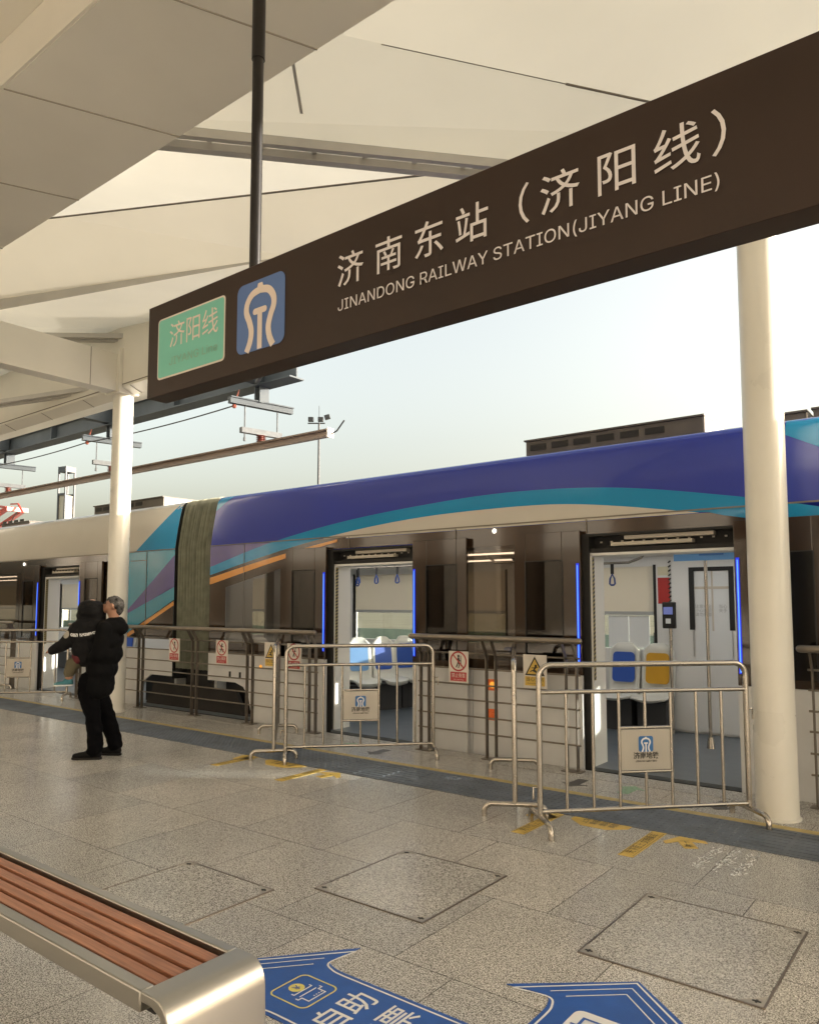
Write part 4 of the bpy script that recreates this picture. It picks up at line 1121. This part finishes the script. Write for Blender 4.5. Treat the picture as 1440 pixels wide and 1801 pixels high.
# ================================================================== FLOOR: covers and stickers
def cover(x0, x1, y0, y1, label):
    c = thing('access_cover', label, 'floor hatch', ((x0 + x1) / 2, (y0 + y1) / 2, 0), 0, 'stone access covers in the platform')
    t = .010
    build('stone_infill', MB().box(x0 + t, x1 - t, y0 + t, y1 - t, 0, .0045), 'granite_plain', c, smooth=False)
    fm = MB(); g_ = .008
    for a, b, c_, d_ in ((x0, x1, y0, y0 + g_), (x0, x1, y1 - g_, y1), (x0, x0 + g_, y0 + g_, y1 - g_), (x1 - g_, x1, y0 + g_, y1 - g_)): fm.box(a, b, c_, d_, 0, .006)
    build('steel_frame', fm, 'rail_steel', c, smooth=False)
    for sx, sy_ in ((0, 0), (1, 0), (0, 1), (1, 1)):
        cx = x0 + g_ if sx == 0 else x1 - g_; cy = y0 + g_ if sy_ == 0 else y1 - g_
        ux = 1 if sx == 0 else -1; uy = 1 if sy_ == 0 else -1
        k = build('corner_plate', MB().poly([(cx, cy, .0055), (cx + ux * .10, cy, .0055), (cx + ux * .05, cy + uy * .05, .0055), (cx, cy + uy * .10, .0055)]), 'plate_steel', c, smooth=False)
        qx, qy = cx + ux * .032, cy + uy * .032
        build('key_slot', MB().box(qx - .017, qx + .017, qy - .0045, qy + .0045, .0055, .0075).box(qx - .0045, qx + .0045, qy - .013, qy + .013, .0055, .0072), 'black_ink', k, smooth=False)
cover(-1.585, -.785, 3.30, 4.18, 'stone access cover nearest the right edge, right of the blue arrows')
cover(-3.09, -2.33, 3.11, 3.94, 'stone access cover in the middle of the platform floor')
cover(-4.015, -3.25, 2.12, 2.955, 'stone access cover partly hidden behind the wooden bench')

def arrow_outline(L, hw, bw, hl, tip_r=.03, nr=.06):
    """arrow pointing +X with its tip at 0,0; barbed head and rounded necks"""
    pts = [(0, 0), (-hl, hw)]
    neck = bez([(-hl, hw), (-hl + .0, hw - .02), (-hl + .02, bw + .05), (-hl - .04, bw + .008), (-hl - .11, bw)], 6)
    up_ = [(0, 0)] + neck + [(-L, bw)]
    return up_ + [(x, -y) for x, y in up_[::-1] if (x, y) != (0, 0)]
def floor_arrow(tip, ang_, label, kind):
    a = thing('floor_arrow_sticker', label, 'floor sticker', (tip[0], tip[1], 0), ang_, 'blue arrow stickers on the platform')
    out = arrow_outline(1.5, .435, .215, .36)
    inn = arrow_outline(1.47, .395, .192, .345)
    build('backing', MB().prism([(x, y, .0005) for x, y in out], (0, 0, .002)), 'blue_vinyl', a, local=True, smooth=False)
    w = stroke([(x - .022, y) for x, y in inn], .009, True)
    w.merge(stroke([(-.30, .26), (-.075, .0), (-.30, -.26)], .006)); w.merge(stroke([(-.30, .19), (-.135, .0), (-.30, -.19)], .006))
    build('outline', w.xf(lambda v: (v.x, v.y, .0032)), 'white_vinyl', a, local=True, smooth=False)
    U = lambda mb, x, y, z=.0034: MB().add([(x - v.y, y + v.x, z) for v in mb.v], mb.f)      # writing reads along +Y, its top towards +X
    U = lambda mb, x, y, z=.0034: MB().add([(x + v.y, y - v.x, z) for v in mb.v], mb.f)
    if kind == 'ticket':
        ic = stroke([(p[0], p[1]) for p in rrect(.205, .205, .03)], .007, True)
        build('icon_frame', U(ic, -.435, 0), 'pale_yellow_ink', a, local=True, smooth=False)
        cn = MB().poly(disc(.034, 24, .0, .042))
        build('icon_coin', U(cn, -.435, 0), 'pale_yellow_ink', a, local=True, smooth=False)
        build('icon_coin_sign', U(text('¥', .05), -.412, 0, .0045), 'blue_vinyl', a, local=True, smooth=False)
        tk = stroke([(-.05, .02), (-.05, .005), (.05, .005), (.05, .02)], .006).merge(stroke([(-.065, -.02), (-.065, -.035), (-.045, -.035), (-.045, -.075), (.05, -.075), (.05, -.035), (.07, -.035), (.07, -.02)], .006)).merge(stroke([(-.045, -.022), (.05, -.022)], .006))
        for k in range(4): tk.poly(disc(.004, 8, .0 + k * .014, -.06))
        build('icon_ticket', U(tk, -.435, 0), 'white_vinyl', a, local=True, smooth=False)
        build('lettering', U(text('自助', .152, bold=.0012), -.725, 0).merge(U(text('售票', .152, bold=.0012), -.925, 0)), 'white_vinyl', a, local=True, smooth=False)
    else:
        build('icon_frame', U(MB().poly(rrect(.22, .22, .035)), -.47, 0), 'white_vinyl', a, local=True, smooth=False)
        ex = stroke([(-.06, -.06), (-.06, .06), (.06, .06), (.06, -.06)], .012).merge(stroke([(-.09, 0), (.0, 0)], .012))
        build('icon_drawing', U(ex, -.47, 0, .0045), 'blue_vinyl', a, local=True, smooth=False)
        build('lettering', U(text('出口', .152, bold=.0012), -.72, 0).merge(U(text('EXIT', .085, bold=.002), -.88, 0)), 'white_vinyl', a, local=True, smooth=False)
floor_arrow((-2.76, 2.285), R(180), 'blue arrow sticker beside the end of the bench with ticket icon and white characters', 'ticket')
floor_arrow((-1.26, 3.21), R(90), 'blue arrow sticker at the bottom edge pointing towards the tram', 'exit')

def strip_sticker(x, y0, y1, words, label):
    s = thing('floor_strip_sticker', label, 'floor sticker', (x, (y0 + y1) / 2, 0), 0, 'yellow strip stickers by the tram doors')
    build('backing', MB().box(x - .05, x + .05, y0, y1, .0004, .003), 'yellow_vinyl', s, smooth=False)
    t = text(words, .07, (y1 - y0) * .78)
    build('lettering', MB().add([(x - v.y + .022, (y0 + y1) / 2 + v.x, .0042) for v in t.v], t.f), 'black_ink', s, smooth=False)
    build('border', MB().box(x - .042, x - .040, y0 + .02, y1 - .02, .003, .004).box(x + .040, x + .042, y0 + .02, y1 - .02, .003, .004), 'black_ink', s, smooth=False)
def hex_sticker(x0, x1, y0, y1, label):
    s = thing('floor_panel_sticker', label, 'floor sticker', ((x0 + x1) / 2, (y0 + y1) / 2, 0), 0, 'yellow panel stickers by the tram doors')
    w = x1 - x0
    build('backing', MB().prism([(x0, y1, .0004), (x0, y1 - .07, .0004), (x0 + w * .28, y0, .0004), (x1 - w * .28, y0, .0004), (x1, y1 - .07, .0004), (x1, y1, .0004)], (0, 0, .0026)), 'yellow_vinyl', s, smooth=False)
    lt_ = MB()
    for k, wd in enumerate(('上车', '乘客', '请站', '两侧')):
        t = text(wd, .062); lt_.merge(MB().add([(x0 + w * (.26 + .165 * k) - v.y + .02, (y0 + y1) / 2 + .03 + v.x, .0042) for v in t.v], t.f))
    build('lettering', lt_, 'black_ink', s, smooth=False)
def chevron_sticker(x, y, rz, label):
    s = thing('floor_chevron_sticker', label, 'floor sticker', (x, y, 0), rz, 'yellow chevron stickers by the tram doors')
    o = [(0, .10), (.14, .0), (.14, -.05), (.045, -.01), (.045, -.15), (-.045, -.15), (-.045, -.01), (-.14, -.05), (-.14, .0)]
    build('backing', MB().prism([(a, b, .0004) for a, b in o], (0, 0, .0026)), 'yellow_vinyl', s, local=True, smooth=False)
    lt_ = MB()
    for k, wd in enumerate('下车'):
        t = text(wd, .065); lt_.merge(MB().add([(v.x, v.y - .03 - k * .075 - .02, .0042) for v in t.v], t.f))
    build('lettering', lt_, 'black_ink', s, local=True, smooth=False)
strip_sticker(-1.92, 4.71, 5.33, '先下后上 文明乘车', 'yellow strip sticker with black characters right of the near barrier foot')
strip_sticker(-2.70, 4.71, 5.33, '先下后上 文明乘车', 'yellow strip sticker under the left foot of the near barrier')
strip_sticker(-5.19, 4.75, 5.33, '先下后上 文明乘车', 'yellow strip sticker on the floor right of the middle barrier foot')
strip_sticker(-6.18, 4.80, 5.33, '先下后上 文明乘车', 'yellow strip sticker left of the middle barrier feet, nearest the man')
hex_sticker(-2.56, -2.12, 5.16, 5.335, 'yellow six sided sticker behind the bottom rail of the near barrier')
hex_sticker(-5.95, -5.42, 5.14, 5.335, 'yellow six sided sticker under the middle barrier foot')
chevron_sticker(-1.72, 5.24, R(35), 'yellow chevron sticker nearest the right cream column')
chevron_sticker(-4.97, 5.22, R(-10), 'small yellow chevron sticker by the grey strip right of the middle strip sticker')
chevron_sticker(-2.80, 5.26, R(60), 'yellow chevron sticker behind the left foot of the near barrier')
chevron_sticker(-6.25, 5.26, R(70), 'yellow chevron sticker beyond the feet of the middle barrier')
def floor_mark(x, y, rz, m, label):
    s = tag(build('floor_direction_mark', MB().prism([(a, b, .0054) for a, b in ((0, .16), (.13, .05), (.055, .06), (.05, -.14), (-.05, -.14), (-.055, .06), (-.13, .05))], (0, 0, .002)).xf(lambda v: (v.x * math.cos(rz) - v.y * math.sin(rz) + x, v.x * math.sin(rz) + v.y * math.cos(rz) + y, v.z - .005)), m, smooth=False), label, 'floor sticker', 'worn direction marks at the platform edge')
floor_mark(-2.55, 6.36, R(0), 'green_vinyl', 'worn green arrow mark on the floor in front of the right door')
floor_mark(-3.02, 6.34, R(180), 'dark_mark', 'dark worn arrow mark left of the green one at the right door')
floor_mark(-1.78, 6.34, R(180), 'dark_mark', 'dark worn arrow mark beside the foot of the nearest column')
floor_mark(-5.85, 6.40, R(0), 'green_vinyl', 'faint green arrow mark on the floor in front of the middle door')
floor_mark(-5.32, 6.32, R(180), 'dark_mark', 'dark worn arrow mark in front of the middle door')
# smudged chalk-white writing worn into the stone by the tactile strip
cm = MB()
for k in range(3):
    for q in range(44):
        xx = -1.50 + k * .115 + random.uniform(-.03, .03); yy = 4.75 + random.uniform(0, .48)
        a = random.uniform(-.6, .6); l_ = random.uniform(.02, .05)
        cm.add([(xx, yy, .003), (xx + .008, yy, .003), (xx + .008 + l_ * a, yy + l_, .003), (xx + l_ * a, yy + l_, .003)], [(0, 1, 2, 3)])
tag(build('worn_white_marking', cm, 'chalk', smooth=False), 'smudged white writing worn on the granite below the tactile strip', 'floor marking')

# ================================================================== PEOPLE
def capsule(mb, p, q, r1, r2, n=14):
    mb.ball(p, r1, n); mb.ball(q, r2, n)
    d = Vector(q) - Vector(p)
    if d.length > 1e-5: mb.ring([p, q], [r1, r2], n)
def blob(name, chains, m, parent, voxel=.012, smooth=3, extra=None, noise=0.0, nsize=.08):
    mb = MB()
    for ch in chains:
        if len(ch) == 1: mb.ball(ch[0][:3], ch[0][3])
        for a, b in zip(ch, ch[1:]): capsule(mb, a[:3], b[:3], a[3], b[3])
    if extra: extra(mb)
    o = build(name, mb, m, parent, local=True)
    rmod = o.modifiers.new('skin', 'REMESH'); rmod.mode = 'VOXEL'; rmod.voxel_size = voxel; rmod.use_smooth_shade = True
    s = o.modifiers.new('soft', 'SMOOTH'); s.iterations = smooth; s.factor = .5
    if noise:
        tx = bpy.data.textures.new('folds', 'CLOUDS'); tx.noise_scale = nsize; tx.noise_depth = 2
        dm = o.modifiers.new('folds', 'DISPLACE'); dm.texture = tx; dm.strength = noise; dm.texture_coords = 'LOCAL'
    return o
man = thing('person', 'man in black hooded jacket and black trousers leaning back, holding a child', 'person', (-7.46, 4.30, 0), R(37.8))
body = blob('body', [
    [(.135, 0, 1.40, .060), (.13, 0, 1.47, .055), (.115, 0, 1.56, .074)],
    [(.125, 0, 1.595, .075), (.095, 0, 1.565, .070), (.052, 0, 1.545, .046)],
    [(.140, 0, 1.58, .076)],
    [(.033, 0, 1.595, .012), (.012, 0, 1.578, .013)],
    [(.09, 0, 1.3, .08), (.06, 0, 1.1, .09), (-.01, 0, .85, .09)],
    [(.09, -.14, 1.32, .035), (.04, -.17, 1.08, .035), (-.12, -.06, 1.0, .032), (-.2, -.03, .99, .03)],
    [(.09, .14, 1.32, .035), (-.03, .20, 1.13, .035), (-.2, .16, 1.02, .032), (-.24, .10, 1.01, .03)],
    [(-.06, -.07, .82, .06), (-.02, -.095, .46, .045), (.01, -.1, .1, .04)],
    [(-.045, .07, .82, .06), (.04, .09, .46, .045), (.13, .115, .1, .04)],
    [(.145, -.077, 1.56, .016), (.14, -.08, 1.585, .018)], [(.145, .077, 1.56, .016), (.14, .08, 1.585, .018)],
    [(-.20, -.03, .99, .028), (-.24, -.01, .985, .03)],
    [(-.24, -.035, .975, .009), (-.28, -.03, .98, .009), (-.305, -.005, .985, .008)],
    [(-.245, -.02, .985, .009), (-.29, -.015, .99, .009), (-.315, .01, .995, .008)],
    [(-.245, .0, .995, .009), (-.285, .005, 1.0, .009), (-.305, .025, 1.005, .008)],
    [(-.24, .015, 1.005, .008), (-.275, .02, 1.01, .008), (-.29, .035, 1.015, .007)],
    [(-.21, -.04, 1.005, .009), (-.225, -.03, 1.035, .009), (-.24, -.02, 1.05, .008)],
], 'skin', man, .008, 2)
blob('hair', [[(.160, 0, 1.590, .074), (.135, 0, 1.612, .074), (.105, 0, 1.630, .052)], [(.185, 0, 1.555, .050), (.18, 0, 1.52, .042)], [(.175, -.038, 1.58, .044), (.13, -.042, 1.625, .036)], [(.175, .038, 1.58, .044), (.13, .042, 1.625, .036)]], 'hair_grey', man, .008, 1, noise=.016, nsize=.018)
for s in (-1, 1):
    build('eye', MB().ball((.048, s * .035, 1.608), .012, 10), 'black_ink', man, local=True)
    build('eyebrow', MB().ring([(.05, s * .02, 1.625), (.062, s * .05, 1.628)], .006, 6), 'hair_grey', man, local=True)
build('mouth', MB().ring([(.012, -.022, 1.545), (.004, 0, 1.547), (.012, .022, 1.545)], .005, 6), 'mouth', man, local=True)
blob('jacket', [
    [(.09, -.09, 1.335, .10), (.09, .09, 1.335, .10)], [(.085, -.08, 1.22, .13), (.085, .08, 1.22, .13)],
    [(.06, -.07, 1.08, .145), (.06, .07, 1.08, .145)], [(.02, -.06, .92, .145), (.02, .06, .92, .145)], [(-.005, -.06, .78, .14), (-.005, .06, .78, .14)], [(-.015, -.06, .73, .138), (-.015, .06, .73, .138)],
    [(.10, -.165, 1.33, .085), (.06, -.19, 1.08, .075), (-.08, -.08, 1.01, .06), (-.17, -.04, .995, .045)],
    [(.10, .165, 1.33, .085), (-.03, .21, 1.13, .075), (-.17, .16, 1.03, .055)],
    [(.17, -.08, 1.36, .06), (.215, 0, 1.345, .072), (.17, .08, 1.36, .06)], [(.19, -.04, 1.40, .045), (.20, .04, 1.40, .045)],
    [(.12, -.075, 1.42, .035), (.18, -.04, 1.43, .036), (.18, .04, 1.43, .036), (.12, .075, 1.42, .035), (.075, .055, 1.395, .03), (.075, -.055, 1.395, .03), (.12, -.075, 1.42, .035)],
], 'jacket_black', man, .012, 4, noise=.026, nsize=.16)
blob('trousers', [
    [(-.075, -.075, .80, .108), (-.075, -.085, .62, .100), (-.02, -.095, .46, .084), (.01, -.10, .28, .078), (.015, -.10, .10, .08)],
    [(-.055, .075, .80, .108), (-.025, .08, .62, .098), (.04, .09, .46, .083), (.09, .105, .28, .078), (.135, .115, .12, .078)],
], 'trouser_black', man, .011, 2, noise=.035, nsize=.08)
def shoe(mx, my, rz, m1, m2, par, k=1.0, z0=0.0):
    c, s_ = math.cos(rz), math.sin(rz)
    T = lambda x, y, z: (mx + (x * c - y * s_) * k, my + (x * s_ + y * c) * k, z0 + z * k)
    o = blob('shoe', [[(*T(.04, 0, .05), .042 * k), (*T(-.06, 0, .046), .042 * k), (*T(-.16, 0, .036), .034 * k), (*T(-.19, 0, .034), .028 * k)], [(*T(.03, 0, .075), .046 * k), (*T(-.04, 0, .085), .038 * k)]], m1, par, .009 * k, 2)
    pts = [(.085, 0), (.07, -.035), (0, -.038), (-.10, -.045), (-.18, -.04), (-.22, -.015), (-.22, .015), (-.18, .04), (-.10, .045), (0, .038), (.07, .035)]
    build('shoe_sole', MB().prism([T(x, y, 0) for x, y in pts], (0, 0, .022 * k)), m2, o, local=True, bevel=.004)
shoe(.005, -.10, R(4), 'shoe_black', 'shoe_sole', man)
shoe(.13, .115, R(-10), 'shoe_black', 'shoe_sole', man)

kid = thing('person', 'small child in a black hooded jacket held against the man, seen from behind', 'person', (-7.50, 4.22, .78), R(37.8))
# local frame: origin 0.78 m up beside the man; the child faces away from the camera
kb = blob('body', [
    [(-.03, .03, .74, .085), (-.02, .03, .79, .078)], [(-.03, .05, .60, .09), (-.02, .03, .28, .10)],
    [(-.14, -.02, .54, .035), (-.26, -.06, .42, .032), (-.37, -.07, .345, .026), (-.40, -.07, .33, .026)],
    [(.08, .03, .54, .035), (.12, .10, .44, .03), (.10, .16, .40, .026)],
    [(-.08, .03, .27, .06), (-.18, -.04, .17, .05), (-.20, -.06, .06, .04)], [(.04, .05, .27, .06), (.0, .08, .13, .05), (-.02, .08, .03, .04)],
    [(-.40, -.085, .325, .008), (-.435, -.09, .315, .007)], [(-.40, -.072, .32, .008), (-.44, -.075, .308, .007)], [(-.40, -.058, .322, .008), (-.435, -.058, .31, .007)], [(-.395, -.046, .326, .007), (-.425, -.044, .316, .006)], [(-.385, -.08, .345, .008), (-.40, -.095, .355, .007)],
    [(-.12, .09, .74, .02), (-.115, .10, .735, .016)],
], 'skin', kid, .008, 2)
blob('hooded_jacket', [
    [(-.05, .02, .745, .115), (.0, .02, .75, .115)], [(-.08, .03, .70, .10), (.02, .03, .70, .10)],
    [(-.10, .0, .58, .095), (.04, .0, .58, .095)], [(-.09, -.02, .47, .125), (.03, -.01, .47, .125)], [(-.06, -.02, .36, .13), (.03, 0, .36, .13)], [(-.05, 0, .28, .125), (.02, 0, .28, .12)],
    [(-.13, -.02, .56, .085), (-.20, -.055, .45, .078), (-.28, -.07, .385, .068), (-.37, -.07, .34, .055)],
    [(.08, .02, .55, .07), (.12, .09, .45, .06)],
], 'child_black', kid, .012, 3, noise=.028, nsize=.09)
jk = [o for o in kid.children if o.name.startswith('hooded_jacket')][0]
tx = text('can weave', .066, .27, bold=.003); tm2 = MB().add([(v.x - .035, -.30, v.y + .485 + .10 * v.x + .9 * v.x * v.x) for v in tx.v], tx.f)
bm_ = build('back_lettering', tm2, 'white_vinyl', kid, local=True, smooth=False)
sw = bm_.modifiers.new('on_jacket', 'SHRINKWRAP'); sw.target = jk; sw.wrap_method = 'PROJECT'; sw.use_project_x = False; sw.use_project_y = True; sw.use_project_z = False
sw.use_negative_direction = False; sw.use_positive_direction = True; sw.offset = .006; sw.wrap_mode = 'ABOVE_SURFACE'
pb = build('sleeve_patch', MB().add([(v[0] * .9 - .215, -.30, v[1] * 1.1 + .50) for v in disc(.036, 16)] + [(-.215, -.30, .50)], [(i, (i + 1) % 16, 16) for i in range(16)]), 'plate_steel', kid, local=True, smooth=False)
sw = pb.modifiers.new('on_sleeve', 'SHRINKWRAP'); sw.target = jk; sw.wrap_method = 'PROJECT'; sw.use_project_x = False; sw.use_project_y = True; sw.use_project_z = False
sw.use_negative_direction = False; sw.use_positive_direction = True; sw.offset = .006; sw.wrap_mode = 'ABOVE_SURFACE'
blob('trousers', [[(-.07, .03, .27, .085), (-.175, -.04, .19, .07), (-.20, -.06, .10, .055)], [(.03, .05, .27, .085), (.0, .08, .14, .06), (-.02, .08, .05, .05)]], 'trouser_olive', kid, .011, 2, noise=.015, nsize=.06)
blob('jumper_hem', [[(-.14, -.03, .27, .05), (-.10, -.06, .25, .06)]], 'under_red', kid, .01, 2)
shoe(-.20, -.07, R(20), 'shoe_teal', 'white_vinyl', kid, .62, -.03)
shoe(-.02, .09, R(20), 'shoe_teal', 'white_vinyl', kid, .62, -.05)

# ================================================================== BACKGROUND
hl = thing('unseen_bounce_hall', 'pale stone station hall added behind the photographer for reflected and bounced light', 'building', (-10, -11.5, -.34))  # unseen hall, added to give window reflections and bounced light
hw_ = MB()
for k in range(18):
    x0 = -50 + k * 4.6
    hw_.box(x0, x0 + 2.4, -12.1, -11.5, .6, 6.2)
hw_.box(-50, 33, -12.1, -11.46, 6.2, 8.0).box(-50, 33, -12.1, -11.46, -.34, .6)
build('stone_wall', hw_, 'hall_stone', hl, smooth=False)
for k in range(17):
    w_ = build('window', MB().box(-47.6 + k * 4.6, -45.4 + k * 4.6, -11.9, -11.86, .6, 6.2), 'hall_glass', hl, smooth=False)
    build('window_frame', MB().box(-46.55 + k * 4.6, -46.45 + k * 4.6, -11.86, -11.80, .6, 6.2).box(-47.6 + k * 4.6, -45.4 + k * 4.6, -11.86, -11.80, 3.3, 3.4), 'tower_frame', w_, smooth=False)
fb = thing('boundary_fence', 'low green mesh fence beyond the tracks behind the tram', 'fence', (-10, 14, -.34))
build('fence_panel', MB().box(-45, 25, 14, 14.03, -.34, 1.0), 'fence_green', fb, smooth=False)
for k in range(29): build('fence_post', MB().box(-45 + k * 2.5 - .04, -45 + k * 2.5 + .04, 13.94, 14.0, -.34, 1.06), 'tower_frame', fb, smooth=False)
TX, TY = -38.55, 20.0
tw = thing('light_tower', 'pale square pylon with an open frame top beyond the tram', 'pylon', (TX, TY, -.34))
M = Matrix.Translation((TX, TY, 0)) @ Matrix.Rotation(R(10), 4, 'Z')
w = .27
build('clad_shaft', MB().merge(MB().box(-w + .03, w - .03, -w + .03, w - .03, -.34, 7.3), M), 'tower_panel', tw, smooth=False)
fr = MB()
for sx in (-1, 1):
    for s2 in (-1, 1): fr.box(sx * w - .04, sx * w + .04, s2 * w - .04, s2 * w + .04, -.34, 8.85)
for s2 in (-1, 1):
    fr.box(-w, w, s2 * w - .036, s2 * w + .036, 8.55, 8.84); fr.box(s2 * w - .036, s2 * w + .036, -w, w, 8.55, 8.84); fr.box(-w, w, s2 * w - .036, s2 * w + .036, 7.3, 7.42)
build('corner_frame', MB().merge(fr, M), 'tower_frame', tw, smooth=False)
build('tower_louvre', MB().merge(MB().box(w - .03, w - .01, -w + .08, w - .08, 6.7, 7.22), M), 'tower_frame', tw, smooth=False)
fm_ = thing('floodlight_mast', 'dark slim floodlight mast with three lamps beyond the tram', 'floodlight mast', (-39.7, 40, -.34))
build('mast_pole', MB().ring([(-39.7, 40, -.34), (-39.7, 40, 15.3)], [.14, .075], 10), 'mast', fm_)
build('mast_antenna', MB().tube((-39.7, 40, 15.3), (-39.7, 40, 16.6), .02, 6), 'mast', fm_)
rr = Vector((.79, .613, 0))
build('mast_crossarm', MB().bar(Vector((-39.7, 40, 15.25)) - rr * .85, Vector((-39.7, 40, 15.25)) + rr * .45, .1, .08), 'mast', fm_)
for k, t in enumerate((-.62, .12, .62)):
    c = Vector((-39.7, 40, 15.55 + (.12 if t > .5 else 0))) + rr * t
    build('floodlight', MB().bar(c - rr * .2, c + rr * .2 + Vector((0, 0, .12 if t > .5 else 0)), .30, .34), 'mast', fm_, bevel=.02)
